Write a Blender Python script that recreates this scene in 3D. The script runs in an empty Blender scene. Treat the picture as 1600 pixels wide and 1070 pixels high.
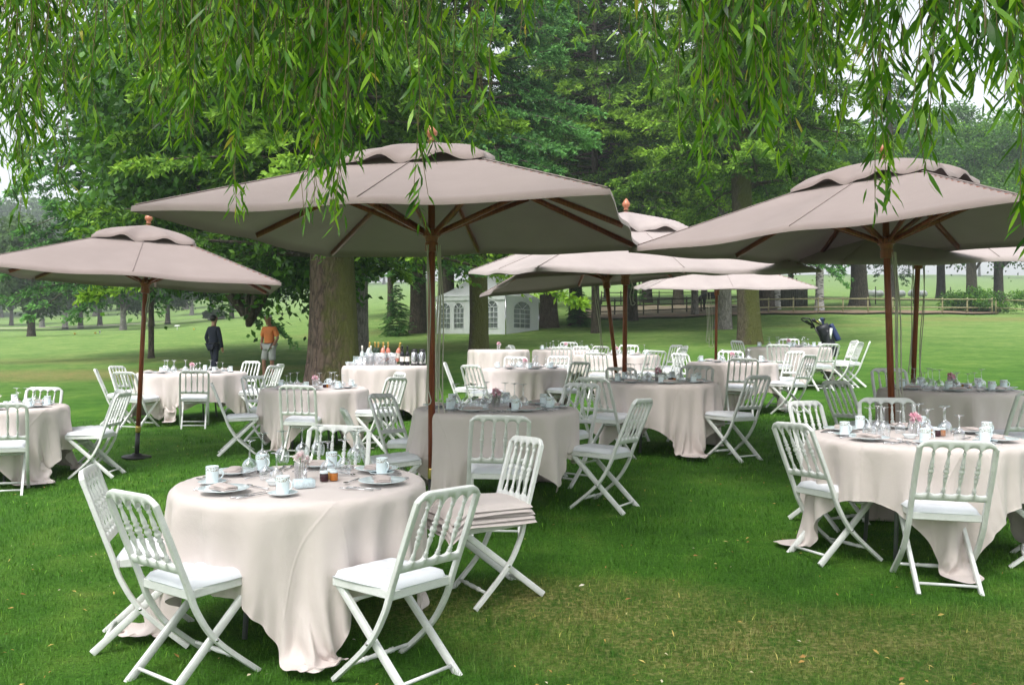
import bpy, math, random, zlib, base64
import numpy as np
from mathutils import Vector, Matrix, Euler
random.seed(7)
PI = math.pi
S = bpy.context.scene
C = S.collection

# ------------------------------------------------------------------ camera, world, sun, exposure
CAMZ = 1.5
FPX = 1340.0            # focal length in pixels of the 1600 px wide photograph
cam_d = bpy.data.cameras.new('camera'); cam = bpy.data.objects.new('camera', cam_d); C.objects.link(cam)
cam_d.sensor_width = 36; cam_d.lens = FPX / 1600 * 36
cam_d.clip_start = 0.05; cam_d.clip_end = 3000
cam.location = (0, 0, CAMZ); cam.rotation_euler = (PI / 2 - 0.0022, 0, 0)
S.camera = cam

SUN_EL, SUN_AZ = math.radians(58), math.radians(205)     # azimuth clockwise from +Y
world = bpy.data.worlds.new('World'); S.world = world; world.use_nodes = True
nt = world.node_tree; bg = nt.nodes['Background']
sky = nt.nodes.new('ShaderNodeTexSky'); sky.sky_type = 'NISHITA'; sky.sun_disc = False
sky.sun_elevation = SUN_EL; sky.sun_rotation = SUN_AZ; sky.air_density = 1.0; sky.dust_density = 4.0; sky.altitude = 100
hs = nt.nodes.new('ShaderNodeHueSaturation'); hs.inputs['Saturation'].default_value = 0.22
nt.links.new(sky.outputs[0], hs.inputs['Color']); nt.links.new(hs.outputs[0], bg.inputs['Color'])
bg.inputs['Strength'].default_value = 0.15

sun_d = bpy.data.lights.new('sun', 'SUN'); sun = bpy.data.objects.new('sun', sun_d); C.objects.link(sun)
sun_d.energy = 1.1; sun_d.angle = math.radians(22); sun_d.color = (1, 0.97, 0.92)
sd = Vector((math.sin(SUN_AZ) * math.cos(SUN_EL), math.cos(SUN_AZ) * math.cos(SUN_EL), math.sin(SUN_EL)))
sun.rotation_euler = sd.to_track_quat('Z', 'Y').to_euler(); sun.location = sd * 60

vs = S.view_settings; vs.view_transform = 'Standard'; vs.look = 'None'; vs.gamma = 1; vs.exposure = 1.15
vs.use_curve_mapping = False
S.render.engine = 'CYCLES'
S.cycles.max_bounces = 8; S.cycles.transparent_max_bounces = 24; S.cycles.diffuse_bounces = 4
S.cycles.volume_bounces = 0; S.cycles.use_denoising = True

# ------------------------------------------------------------------ helpers
def tag(o, label=None, cat=None, group=None, kind=None):
    if label: o['label'] = label
    if cat: o['category'] = cat
    if group: o['group'] = group
    if kind: o['kind'] = kind
    return o

def link(name, data, parent=None, loc=None, rot=None):
    o = bpy.data.objects.new(name, data); C.objects.link(o)
    if parent is not None: o.parent = parent
    if loc is not None: o.location = loc
    if rot is not None: o.rotation_euler = rot
    return o

def empty(name, loc=(0, 0, 0), rot=(0, 0, 0)):
    o = link(name, None, None, loc, rot); o.empty_display_size = .1
    return o

def copy_tree(o, parent=None):
    c = o.copy(); C.objects.link(c); c.parent = parent
    for ch in kids.get(o.name, ()): copy_tree_child(ch, c)
    return c
def copy_tree_child(ch, c):
    d = ch.copy(); C.objects.link(d); d.parent = c
    for g in kids.get(ch.name, ()): 
        e = g.copy(); C.objects.link(e); e.parent = d
kids = {}
def remember(o):
    """index the children of a prototype (object.children scans the whole file)"""
    kids[o.name] = list(o.children)
    for c in kids[o.name]: kids[c.name] = list(c.children)
    return o

def np_mesh(name, V, F, mat=None, smooth=False, tint=None, uv=None):
    """V (n,3); F (m,k) equal-sized faces, or list of such arrays"""
    V = np.asarray(V, dtype=np.float32).reshape(-1, 3)
    Fs = F if isinstance(F, list) else [F]
    Fs = [np.asarray(f, dtype=np.int32) for f in Fs if len(f)]
    me = bpy.data.meshes.new(name)
    me.vertices.add(len(V)); me.vertices.foreach_set('co', V.ravel())
    nl = sum(f.size for f in Fs); nf = sum(len(f) for f in Fs)
    me.loops.add(nl); me.loops.foreach_set('vertex_index', np.concatenate([f.ravel() for f in Fs]))
    me.polygons.add(nf)
    tot = np.concatenate([np.full(len(f), f.shape[1], dtype=np.int32) for f in Fs])
    st = np.concatenate([[0], np.cumsum(tot)[:-1]]).astype(np.int32)
    me.polygons.foreach_set('loop_start', st)
    try: me.polygons.foreach_set('loop_total', tot)
    except Exception: pass
    if smooth: me.polygons.foreach_set('use_smooth', np.ones(nf, dtype=bool))
    if tint is not None:
        a = me.attributes.new('tint', 'FLOAT', 'FACE'); a.data.foreach_set('value', np.asarray(tint, dtype=np.float32))
    if uv is not None: me.uv_layers.new(name='UVMap').data.foreach_set('uv', np.asarray(uv, dtype=np.float32)[np.concatenate([f.ravel() for f in Fs])].ravel())
    me.update(calc_edges=True); me.validate()
    if mat: me.materials.append(mat)
    return me

class MB:
    """collects simple shapes into one mesh"""
    def __init__(s): s.v = []; s.f = {}; s.n = 0
    def add(s, V, F):
        V = np.asarray(V, dtype=float).reshape(-1, 3); s.v.append(V)
        for f in F: s.f.setdefault(len(f), []).append([i + s.n for i in f])
        s.n += len(V); return s
    def box(s, c, d, rz=0, b=0.0, M=None):
        x, y, z = np.array(d) / 2.0
        if b > 0:      # chamfered box
            P = []
            for sz in (-1, 1):
                for (rx, ry, rzz) in (((x - b), y, z - b), (x, (y - b), z - b)):
                    pass
            # rings: octagonal outlines at 4 levels
            def ring(xx, yy, bb, zz): return [(xx - bb, -yy, zz), (xx, -yy + bb, zz), (xx, yy - bb, zz), (xx - bb, yy, zz), (-xx + bb, yy, zz), (-xx, yy - bb, zz), (-xx, -yy + bb, zz), (-xx + bb, -yy, zz)]
            P = ring(x - b, y - b, b * .6, -z) + ring(x, y, b, -z + b) + ring(x, y, b, z - b) + ring(x - b, y - b, b * .6, z)
            F = [[7 - i for i in range(8)]] + [[k * 8 + i, k * 8 + (i + 1) % 8, (k + 1) * 8 + (i + 1) % 8, (k + 1) * 8 + i] for k in range(3) for i in range(8)] + [[24 + i for i in range(8)]]
        else:
            P = [(-x, -y, -z), (x, -y, -z), (x, y, -z), (-x, y, -z), (-x, -y, z), (x, -y, z), (x, y, z), (-x, y, z)]
            F = [(3, 2, 1, 0), (4, 5, 6, 7), (0, 1, 5, 4), (1, 2, 6, 5), (2, 3, 7, 6), (3, 0, 4, 7)]
        P = np.array(P)
        if M is not None: P = P @ np.array(M.to_3x3()).T
        if rz:
            cr, sr = math.cos(rz), math.sin(rz); P = P @ np.array([[cr, sr, 0], [-sr, cr, 0], [0, 0, 1]])
        return s.add(P + np.array(c), F)
    def tube(s, pts, rad, n=8, cap=True, sec=None, up=None):
        """sweep a round (or given 2D) section along pts; rad scalar or list"""
        pts = [Vector(p) for p in pts]; m = len(pts)
        rad = [rad] * m if not hasattr(rad, '__len__') else rad
        if sec is None: sec = [(math.cos(2 * PI * i / n), math.sin(2 * PI * i / n)) for i in range(n)]
        n = len(sec); V = []; prev = None
        for i in range(m):
            t = (pts[min(i + 1, m - 1)] - pts[max(i - 1, 0)]).normalized()
            u = Vector(up) if up is not None else (prev if prev is not None else (Vector((0, 0, 1)) if abs(t.z) < .9 else Vector((1, 0, 0))))
            a = (u - t * u.dot(t)).normalized(); b = t.cross(a); prev = a
            for (p, q) in sec: V.append(tuple(pts[i] + a * (p * rad[i]) + b * (q * rad[i])))
        F = [(k * n + i, k * n + (i + 1) % n, (k + 1) * n + (i + 1) % n, (k + 1) * n + i) for k in range(m - 1) for i in range(n)]
        if cap: F += [tuple(range(n))[::-1], tuple((m - 1) * n + i for i in range(n))]
        return s.add(V, F)
    def lathe(s, prof, n=16, c=(0, 0, 0), M=None, cap=True):
        V = []; k = len(prof)
        for (r, z) in prof:
            for i in range(n): V.append((r * math.cos(2 * PI * i / n), r * math.sin(2 * PI * i / n), z))
        V = np.array(V)
        if M is not None: V = V @ np.array(M.to_3x3()).T
        V = V + np.array(c)
        F = [(j * n + i, j * n + (i + 1) % n, (j + 1) * n + (i + 1) % n, (j + 1) * n + i) for j in range(k - 1) for i in range(n)]
        if cap and prof[0][0] > 1e-5: F.append(tuple(range(n))[::-1])
        if cap and prof[-1][0] > 1e-5: F.append(tuple((k - 1) * n + i for i in range(n)))
        return s.add(V, F)
    def mesh(s, name, mat=None, smooth=False):
        return np_mesh(name, np.concatenate(s.v), [np.array(v) for v in s.f.values()], mat, smooth)
    def build(s, name, mat=None, parent=None, smooth=False, loc=None, rot=None):
        return link(name, s.mesh(name, mat, smooth), parent, loc, rot)

def autosmooth(me, deg=38):
    """smooth shading with sharp edges above the angle"""
    me.polygons.foreach_set('use_smooth', np.ones(len(me.polygons), dtype=bool))
    try: me.set_sharp_from_angle(angle=math.radians(deg))
    except Exception: pass
    return me

# ------------------------------------------------------------------ materials
def newmat(name):
    m = bpy.data.materials.new(name); m.use_nodes = True
    n = m.node_tree; b = n.nodes['Principled BSDF']; return m, n, b
def N(n, t, **kw):
    x = n.nodes.new(t)
    for k, v in kw.items():
        if k in x.inputs: x.inputs[k].default_value = v
        else: setattr(x, k, v)
    return x
def ramp(n, fac, stops, interp='LINEAR'):
    r = n.nodes.new('ShaderNodeValToRGB'); r.color_ramp.interpolation = interp
    e = r.color_ramp.elements
    while len(e) < len(stops): e.new(0.5)
    for el, (p, c) in zip(e, stops): el.position = p; el.color = (*c, 1)
    n.links.new(fac, r.inputs[0]); return r.outputs[0]
def noise(n, scale, detail=4, rough=.55, coord='Object', dist=0.0):
    t = n.nodes.new('ShaderNodeTexNoise'); t.inputs['Scale'].default_value = scale; t.inputs['Detail'].default_value = detail
    t.inputs['Roughness'].default_value = rough; t.inputs['Distortion'].default_value = dist
    if coord == 'World':
        g = n.nodes.new('ShaderNodeNewGeometry'); n.links.new(g.outputs['Position'], t.inputs['Vector'])
    else:
        g = n.nodes.new('ShaderNodeTexCoord'); n.links.new(g.outputs[coord], t.inputs['Vector'])
    return t.outputs['Fac']
def bump(n, b, h, strength=.3, dist=.01):
    bp = n.nodes.new('ShaderNodeBump'); bp.inputs['Strength'].default_value = strength; bp.inputs['Distance'].default_value = dist
    n.links.new(h, bp.inputs['Height']); n.links.new(bp.outputs[0], b.inputs['Normal'])
def simple(name, col, rough=.5, metal=0, var=.12, scale=12, bs=0, bscale=200, spec=.5):
    m, n, b = newmat(name)
    f = noise(n, scale, 5)
    c0 = [max(0, x * (1 - var)) for x in col]; c1 = [min(1, x * (1 + var)) for x in col]
    n.links.new(ramp(n, f, [(.3, c0), (.7, c1)]), b.inputs['Base Color'])
    b.inputs['Roughness'].default_value = rough; b.inputs['Metallic'].default_value = metal
    b.inputs['Specular IOR Level'].default_value = spec
    if bs: bump(n, b, noise(n, bscale, 3), bs, .002)
    return m

M = {}
def chair_paint():
    m, n, b = newmat('chair_paint')
    f = noise(n, 9, 6); g = noise(n, 60, 4)
    mx = N(n, 'ShaderNodeMix', data_type='RGBA')
    base = ramp(n, f, [(.3, (.64, .655, .635)), (.62, (.76, .772, .755))])
    dirt = ramp(n, g, [(.55, (0, 0, 0)), (.72, (.35, .35, .35))])
    n.links.new(dirt, mx.inputs['Factor']); n.links.new(base, mx.inputs['A']); mx.inputs['B'].default_value = (.50, .52, .46, 1)
    n.links.new(mx.outputs['Result'], b.inputs['Base Color'])
    b.inputs['Roughness'].default_value = .38
    bump(n, b, noise(n, 90, 3), .08, .002)
    return m
M['chair'] = chair_paint()
def cushion():
    m, n, b = newmat('cushion_vinyl')
    f = noise(n, 7, 4); n.links.new(ramp(n, f, [(.3, (.66, .68, .73)), (.7, (.76, .78, .82))]), b.inputs['Base Color'])
    b.inputs['Roughness'].default_value = .42; bump(n, b, noise(n, 25, 4), .25, .006); return m
M['cushion'] = cushion()
def linen(name, c0, c1, weave=900, trans=.12, br=.5, creases=False):
    m, n, b = newmat(name)
    f = noise(n, 2.2, 5); n.links.new(ramp(n, f, [(.3, c0), (.7, c1)]), b.inputs['Base Color'])
    b.inputs['Roughness'].default_value = .78; b.inputs['Sheen Weight'].default_value = .15
    b.inputs['Specular IOR Level'].default_value = .25
    w = noise(n, weave, 2); w2 = noise(n, 14, 5)
    ad = N(n, 'ShaderNodeMath', operation='MULTIPLY_ADD'); n.links.new(w, ad.inputs[0]); ad.inputs[1].default_value = .12; n.links.new(w2, ad.inputs[2])
    hgt = ad.outputs[0]
    if creases:      # pressed fold lines of a cloth that was stored folded, and a stitched hem
        uvn = N(n, 'ShaderNodeUVMap'); sp_ = N(n, 'ShaderNodeSeparateXYZ'); n.links.new(uvn.outputs[0], sp_.inputs[0])
        for ax, rep in ((0, 4.0), (1, 3.0)):
            a = N(n, 'ShaderNodeMath', operation='PINGPONG'); n.links.new(sp_.outputs[ax], a.inputs[0]); a.inputs[1].default_value = .5 / rep
            k = N(n, 'ShaderNodeMath', operation='MULTIPLY_ADD', use_clamp=True); n.links.new(a.outputs[0], k.inputs[0]); k.inputs[1].default_value = -170.0; k.inputs[2].default_value = 1.0
            s_ = N(n, 'ShaderNodeMath', operation='MULTIPLY_ADD'); n.links.new(k.outputs[0], s_.inputs[0]); s_.inputs[1].default_value = .55; n.links.new(hgt, s_.inputs[2]); hgt = s_.outputs[0]
            h_ = N(n, 'ShaderNodeMath', operation='PINGPONG'); n.links.new(sp_.outputs[ax], h_.inputs[0]); h_.inputs[1].default_value = .5
            q = N(n, 'ShaderNodeMath', operation='LESS_THAN'); n.links.new(h_.outputs[0], q.inputs[0]); q.inputs[1].default_value = .011
            s2 = N(n, 'ShaderNodeMath', operation='MULTIPLY_ADD'); n.links.new(q.outputs[0], s2.inputs[0]); s2.inputs[1].default_value = .5; n.links.new(hgt, s2.inputs[2]); hgt = s2.outputs[0]
    bump(n, b, hgt, br, .006 if creases else .004)
    if trans:
        tr = N(n, 'ShaderNodeBsdfTranslucent'); tr.inputs[0].default_value = (*[min(1, x * .95) for x in c1], 1)
        mx = N(n, 'ShaderNodeMixShader'); mx.inputs[0].default_value = trans
        out = n.nodes['Material Output']
        n.links.new(b.outputs[0], mx.inputs[1]); n.links.new(tr.outputs[0], mx.inputs[2]); n.links.new(mx.outputs[0], out.inputs[0])
    return m
M['cloth'] = linen('tablecloth_linen', (.63, .553, .525), (.70, .622, .595), trans=.05, br=.5, creases=True)
M['napkin'] = linen('napkin_linen', (.50, .42, .40), (.58, .50, .475), trans=0, br=.4)
M['canvas'] = linen('parasol_canvas', (.232, .186, .174), (.270, .218, .204), weave=400, trans=.05, br=.4)
M['canvas_light'] = linen('parasol_canvas_pale', (.35, .30, .29), (.41, .355, .34), weave=400, trans=.06, br=.4)
def wood(name, c0, c1, rough=.35, axis_scale=(30, 30, 2)):
    m, n, b = newmat(name)
    tc = N(n, 'ShaderNodeTexCoord'); mp = N(n, 'ShaderNodeMapping'); mp.inputs['Scale'].default_value = axis_scale
    t = N(n, 'ShaderNodeTexNoise'); t.inputs['Scale'].default_value = 2.5; t.inputs['Detail'].default_value = 6
    n.links.new(tc.outputs['Object'], mp.inputs[0]); n.links.new(mp.outputs[0], t.inputs['Vector'])
    n.links.new(ramp(n, t.outputs['Fac'], [(.3, c0), (.7, c1)]), b.inputs['Base Color'])
    b.inputs['Roughness'].default_value = rough; bump(n, b, t.outputs['Fac'], .2, .002); return m
M['wood'] = wood('varnished_hardwood', (.16, .035, .018), (.34, .10, .045))
M['finial'] = wood('finial_wood', (.36, .12, .06), (.50, .20, .11), .3)
M['fencewood'] = wood('weathered_fence_wood', (.20, .20, .10), (.36, .33, .18), .85, (4, 4, 4))
M['fencedark'] = wood('dark_fence_wood', (.035, .04, .025), (.09, .09, .06), .85, (4, 4, 4))
M['brass'] = simple('brass', (.75, .55, .18), .3, 1)
M['black'] = simple('black_metal', (.015, .015, .016), .45)
M['rope'] = simple('cotton_rope', (.52, .50, .42), .9, var=.15, scale=300)
M['steel'] = simple('steel', (.62, .63, .65), .22, 1, var=.05)
M['greysteel'] = simple('grey_steel', (.25, .26, .27), .5, .6)
def porcelain():
    m, n, b = newmat('porcelain')
    f = noise(n, 6, 2); n.links.new(ramp(n, f, [(.3, (.70, .80, .84)), (.7, (.78, .86, .89))]), b.inputs['Base Color'])
    b.inputs['Roughness'].default_value = .12; return m
M['china'] = porcelain()
def chinaband():
    m, n, b = newmat('porcelain_gilt_pattern')
    t = N(n, 'ShaderNodeTexVoronoi'); t.inputs['Scale'].default_value = 170
    tc = N(n, 'ShaderNodeTexCoord'); n.links.new(tc.outputs['Object'], t.inputs['Vector'])
    n.links.new(ramp(n, t.outputs['Distance'], [(.30, (.20, .18, .14)), (.42, (.50, .48, .42)), (.52, (.74, .82, .85))]), b.inputs['Base Color'])
    b.inputs['Roughness'].default_value = .2; return m
M['band'] = chinaband()
def glassm():
    m, n, b = newmat('thin_glass'); n.nodes.remove(b); out = n.nodes['Material Output']
    tr = N(n, 'ShaderNodeBsdfTransparent'); tr.inputs[0].default_value = (.95, .965, .97, 1)
    gl = N(n, 'ShaderNodeBsdfGlossy'); gl.inputs['Roughness'].default_value = .03; gl.inputs['Color'].default_value = (.95, .97, 1, 1)
    fr = N(n, 'ShaderNodeLayerWeight'); fr.inputs[0].default_value = .5; pw = N(n, 'ShaderNodeMath', operation='POWER'); n.links.new(fr.outputs['Facing'], pw.inputs[0]); pw.inputs[1].default_value = 1.25
    ma = N(n, 'ShaderNodeMath', operation='MULTIPLY_ADD', use_clamp=True); n.links.new(pw.outputs[0], ma.inputs[0]); ma.inputs[1].default_value = .85; ma.inputs[2].default_value = .13
    mx = N(n, 'ShaderNodeMixShader'); n.links.new(ma.outputs[0], mx.inputs[0]); n.links.new(tr.outputs[0], mx.inputs[1]); n.links.new(gl.outputs[0], mx.inputs[2])
    n.links.new(mx.outputs[0], out.inputs[0]); return m
M['glass'] = glassm()
def leafmat(name, stops, trans=.35, rough=.5, spec=.35, tcol=None):
    m, n, b = newmat(name)
    at = N(n, 'ShaderNodeAttribute', attribute_name='tint')
    col = ramp(n, at.outputs['Fac'], stops)
    n.links.new(col, b.inputs['Base Color']); b.inputs['Roughness'].default_value = rough; b.inputs['Specular IOR Level'].default_value = spec
    tr = N(n, 'ShaderNodeBsdfTranslucent')
    hv = N(n, 'ShaderNodeHueSaturation'); hv.inputs['Hue'].default_value = .48; hv.inputs['Value'].default_value = 1.5
    n.links.new(col, hv.inputs['Color']); n.links.new(hv.outputs[0], tr.inputs[0])
    mx = N(n, 'ShaderNodeMixShader'); mx.inputs[0].default_value = trans
    n.links.new(b.outputs[0], mx.inputs[1]); n.links.new(tr.outputs[0], mx.inputs[2]); n.links.new(mx.outputs[0], n.nodes['Material Output'].inputs[0])
    return m
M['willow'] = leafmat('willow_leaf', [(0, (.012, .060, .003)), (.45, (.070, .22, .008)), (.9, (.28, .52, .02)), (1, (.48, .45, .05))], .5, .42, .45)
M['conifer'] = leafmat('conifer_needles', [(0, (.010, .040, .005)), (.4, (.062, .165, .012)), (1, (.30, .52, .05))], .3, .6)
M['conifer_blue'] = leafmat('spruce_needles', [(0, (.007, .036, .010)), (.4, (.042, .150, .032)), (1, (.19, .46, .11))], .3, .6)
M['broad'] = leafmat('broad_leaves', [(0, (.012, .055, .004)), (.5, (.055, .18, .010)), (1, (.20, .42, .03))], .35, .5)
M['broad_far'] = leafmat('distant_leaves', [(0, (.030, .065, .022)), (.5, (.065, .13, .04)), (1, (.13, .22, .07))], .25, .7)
def bark(name, c0, c1, moss=(.115, .125, .02), mossamt=0.0, mdir=(1, -.5, 0), scale=7):
    m, n, b = newmat(name)
    tc = N(n, 'ShaderNodeTexCoord'); mp = N(n, 'ShaderNodeMapping'); mp.inputs['Scale'].default_value = (1, 1, .28)
    n.links.new(tc.outputs['Object'], mp.inputs[0])
    v = N(n, 'ShaderNodeTexVoronoi', feature='DISTANCE_TO_EDGE'); v.inputs['Scale'].default_value = scale
    t = N(n, 'ShaderNodeTexNoise'); t.inputs['Scale'].default_value = scale * 1.6; t.inputs['Detail'].default_value = 8
    n.links.new(mp.outputs[0], t.inputs['Vector'])
    mxv = N(n, 'ShaderNodeVectorMath', operation='MULTIPLY_ADD'); n.links.new(t.outputs['Color'], mxv.inputs[0]); mxv.inputs[1].default_value = (.25, .25, .25); n.links.new(mp.outputs[0], mxv.inputs[2])
    n.links.new(mxv.outputs[0], v.inputs['Vector'])
    ml = N(n, 'ShaderNodeMath', operation='MULTIPLY'); n.links.new(v.outputs['Distance'], ml.inputs[0]); ml.inputs[1].default_value = 3.0
    mm = N(n, 'ShaderNodeMath', operation='MULTIPLY_ADD'); n.links.new(t.outputs['Fac'], mm.inputs[0]); mm.inputs[1].default_value = .8; n.links.new(ml.outputs[0], mm.inputs[2])
    col = ramp(n, mm.outputs[0], [(.25, c0), (.9, c1)])
    if mossamt:
        ge = N(n, 'ShaderNodeNewGeometry'); dt = N(n, 'ShaderNodeVectorMath', operation='DOT_PRODUCT'); n.links.new(ge.outputs['Normal'], dt.inputs[0]); dt.inputs[1].default_value = Vector(mdir).normalized()
        a = N(n, 'ShaderNodeMath', operation='MULTIPLY_ADD'); n.links.new(dt.outputs['Value'], a.inputs[0]); a.inputs[1].default_value = .75; a.inputs[2].default_value = -.55 + mossamt
        f2 = noise(n, 3.5, 6)
        a2 = N(n, 'ShaderNodeMath', operation='ADD', use_clamp=True); n.links.new(a.outputs[0], a2.inputs[0]); n.links.new(f2, a2.inputs[1])
        fac = ramp(n, a2.outputs[0], [(.35, (0, 0, 0)), (.75, (.85, .85, .85))])
        mx = N(n, 'ShaderNodeMix', data_type='RGBA'); n.links.new(fac, mx.inputs['Factor']); n.links.new(col, mx.inputs['A']); mx.inputs['B'].default_value = (*moss, 1); col = mx.outputs['Result']
    n.links.new(col, b.inputs['Base Color']); b.inputs['Roughness'].default_value = .9; bump(n, b, mm.outputs[0], .9, .05)
    return m
M['bark'] = bark('fir_bark', (.035, .022, .017), (.17, .115, .09), mossamt=.22, mdir=(1, -.35, 0))
M['bark_moss'] = bark('mossy_bark', (.05, .04, .028), (.16, .13, .085), mossamt=.55, mdir=(1, -.6, 0), scale=10)
M['bark_dark'] = bark('dark_bark', (.03, .024, .018), (.11, .09, .065), mossamt=0)
M['bark_pale'] = bark('pale_bark', (.10, .09, .08), (.30, .28, .25), mossamt=0)
def birch():
    m, n, b = newmat('birch_bark')
    tc = N(n, 'ShaderNodeTexCoord'); mp = N(n, 'ShaderNodeMapping'); mp.inputs['Scale'].default_value = (2, 2, 7)
    t = N(n, 'ShaderNodeTexNoise'); t.inputs['Scale'].default_value = 1.5; t.inputs['Detail'].default_value = 5
    n.links.new(tc.outputs['Object'], mp.inputs[0]); n.links.new(mp.outputs[0], t.inputs['Vector'])
    n.links.new(ramp(n, t.outputs['Fac'], [(.40, (.07, .065, .06)), (.50, (.52, .50, .48))]), b.inputs['Base Color']); b.inputs['Roughness'].default_value = .8; return m
M['birch'] = birch()
M['twig'] = simple('willow_twig', (.16, .13, .05), .7)

# lawn colour as a node group so that soil sheet and blades share it
DRY = [(.30, 4.72, 1.1, .45, .72), (1.15, 4.15, 1.3, .55, .68), (2.3, 4.0, 1.2, .55, .6), (-.4, 4.55, .5, .3, .4), (-13.5, 26, 7, 2.6, 1.0), (-9, 28, 3.5, 1.2, .8), (-5.5, 26, 3.0, .5, .6), (29, 52, 8, 3.5, .8), (-18, 33, 7, 2, .5), (-9, 48, 4, 3, .5), (-26, 26, 7, 5, .8), (19, 46, 6, 2, .5), (-4, 36, 4, 3, .4)]
def lawn_group():
    g = bpy.data.node_groups.new('lawn_colour', 'ShaderNodeTree')
    g.interface.new_socket('Color', in_out='OUTPUT', socket_type='NodeSocketColor')
    out = g.nodes.new('NodeGroupOutput'); geo = g.nodes.new('ShaderNodeNewGeometry')
    sep = g.nodes.new('ShaderNodeSeparateXYZ'); g.links.new(geo.outputs['Position'], sep.inputs[0])
    comb = g.nodes.new('ShaderNodeCombineXYZ'); g.links.new(sep.outputs[0], comb.inputs[0]); g.links.new(sep.outputs[1], comb.inputs[1])
    def nz(sc, de=5, off=0):
        t = g.nodes.new('ShaderNodeTexNoise'); t.inputs['Scale'].default_value = sc; t.inputs['Detail'].default_value = de; t.inputs['Roughness'].default_value = .6
        if off:
            ad = g.nodes.new('ShaderNodeVectorMath'); ad.operation = 'ADD'; ad.inputs[1].default_value = (off, off * .7, 0); g.links.new(comb.outputs[0], ad.inputs[0]); g.links.new(ad.outputs[0], t.inputs['Vector'])
        else: g.links.new(comb.outputs[0], t.inputs['Vector'])
        return t.outputs['Fac']
    def mt(op, a, b=None, c=None, clamp=False):
        m = g.nodes.new('ShaderNodeMath'); m.operation = op; m.use_clamp = clamp
        for i, x in enumerate((a, b, c)):
            if x is None: continue
            if isinstance(x, (int, float)): m.inputs[i].default_value = x
            else: g.links.new(x, m.inputs[i])
        return m.outputs[0]
    n1 = nz(.55, 6); n2 = nz(3.0, 5, 11); n3 = nz(28, 3, 5)
    mixf = mt('ADD', mt('MULTIPLY', n1, .5), mt('MULTIPLY', n2, .5))
    green = ramp(g, mixf, [(.34, (.036, .115, .010)), (.5, (.064, .180, .016)), (.66, (.120, .240, .030))])
    # far fairway is a lighter sward, with brighter light and haze put into the colour
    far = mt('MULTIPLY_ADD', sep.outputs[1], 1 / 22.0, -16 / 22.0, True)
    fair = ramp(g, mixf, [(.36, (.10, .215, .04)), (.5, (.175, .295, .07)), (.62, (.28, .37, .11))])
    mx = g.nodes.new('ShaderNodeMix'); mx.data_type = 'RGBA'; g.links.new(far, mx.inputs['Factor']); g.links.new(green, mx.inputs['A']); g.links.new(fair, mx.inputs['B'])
    # dry patches
    tot = None
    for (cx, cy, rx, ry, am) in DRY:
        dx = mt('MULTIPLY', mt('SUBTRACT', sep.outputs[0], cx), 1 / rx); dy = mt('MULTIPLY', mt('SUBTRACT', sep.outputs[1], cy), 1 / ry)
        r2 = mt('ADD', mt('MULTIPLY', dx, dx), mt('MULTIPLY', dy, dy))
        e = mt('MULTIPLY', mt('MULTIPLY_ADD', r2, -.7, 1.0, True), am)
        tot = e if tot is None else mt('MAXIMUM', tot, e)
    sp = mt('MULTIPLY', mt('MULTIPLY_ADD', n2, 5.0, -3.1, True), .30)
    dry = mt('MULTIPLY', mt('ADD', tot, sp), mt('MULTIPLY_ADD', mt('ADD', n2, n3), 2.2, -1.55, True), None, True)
    straw = ramp(g, n3, [(.36, (.12, .10, .035)), (.5, (.25, .21, .075)), (.64, (.42, .35, .15))])
    m2 = g.nodes.new('ShaderNodeMix'); m2.data_type = 'RGBA'; g.links.new(dry, m2.inputs['Factor']); g.links.new(mx.outputs['Result'], m2.inputs['A']); g.links.new(straw, m2.inputs['B'])
    g.links.new(m2.outputs['Result'], out.inputs[0])
    return g
LG = lawn_group()
def lawn_mats():
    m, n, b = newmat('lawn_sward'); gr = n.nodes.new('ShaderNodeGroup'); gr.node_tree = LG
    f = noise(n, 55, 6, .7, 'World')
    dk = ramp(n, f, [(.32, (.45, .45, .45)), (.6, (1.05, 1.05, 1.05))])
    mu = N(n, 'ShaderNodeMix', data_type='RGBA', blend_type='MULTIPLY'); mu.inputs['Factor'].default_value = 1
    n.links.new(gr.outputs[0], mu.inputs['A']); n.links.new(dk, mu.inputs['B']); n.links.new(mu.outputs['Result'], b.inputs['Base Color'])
    b.inputs['Roughness'].default_value = .9; b.inputs['Specular IOR Level'].default_value = .15
    bump(n, b, f, .8, .03)
    m2, n, b = newmat('grass_blade'); gr = n.nodes.new('ShaderNodeGroup'); gr.node_tree = LG
    at = N(n, 'ShaderNodeAttribute', attribute_name='tint')
    dk = ramp(n, at.outputs['Fac'], [(0, (.55, .6, .5)), (.8, (1.7, 1.65, 1.5)), (.95, (2.3, 2.0, 1.8)), (1, (4.0, 3.0, 3.0))])
    mu = N(n, 'ShaderNodeMix', data_type='RGBA', blend_type='MULTIPLY'); mu.inputs['Factor'].default_value = 1; mu.clamp_result = False
    n.links.new(gr.outputs[0], mu.inputs['A']); n.links.new(dk, mu.inputs['B']); n.links.new(mu.outputs['Result'], b.inputs['Base Color'])
    b.inputs['Roughness'].default_value = .55; b.inputs['Specular IOR Level'].default_value = .3
    tr = N(n, 'ShaderNodeBsdfTranslucent'); n.links.new(mu.outputs['Result'], tr.inputs[0]); mx = N(n, 'ShaderNodeMixShader'); mx.inputs[0].default_value = .25
    n.links.new(b.outputs[0], mx.inputs[1]); n.links.new(tr.outputs[0], mx.inputs[2]); n.links.new(mx.outputs[0], n.nodes['Material Output'].inputs[0])
    return m, m2
M['lawn'], M['blade'] = lawn_mats()

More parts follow.
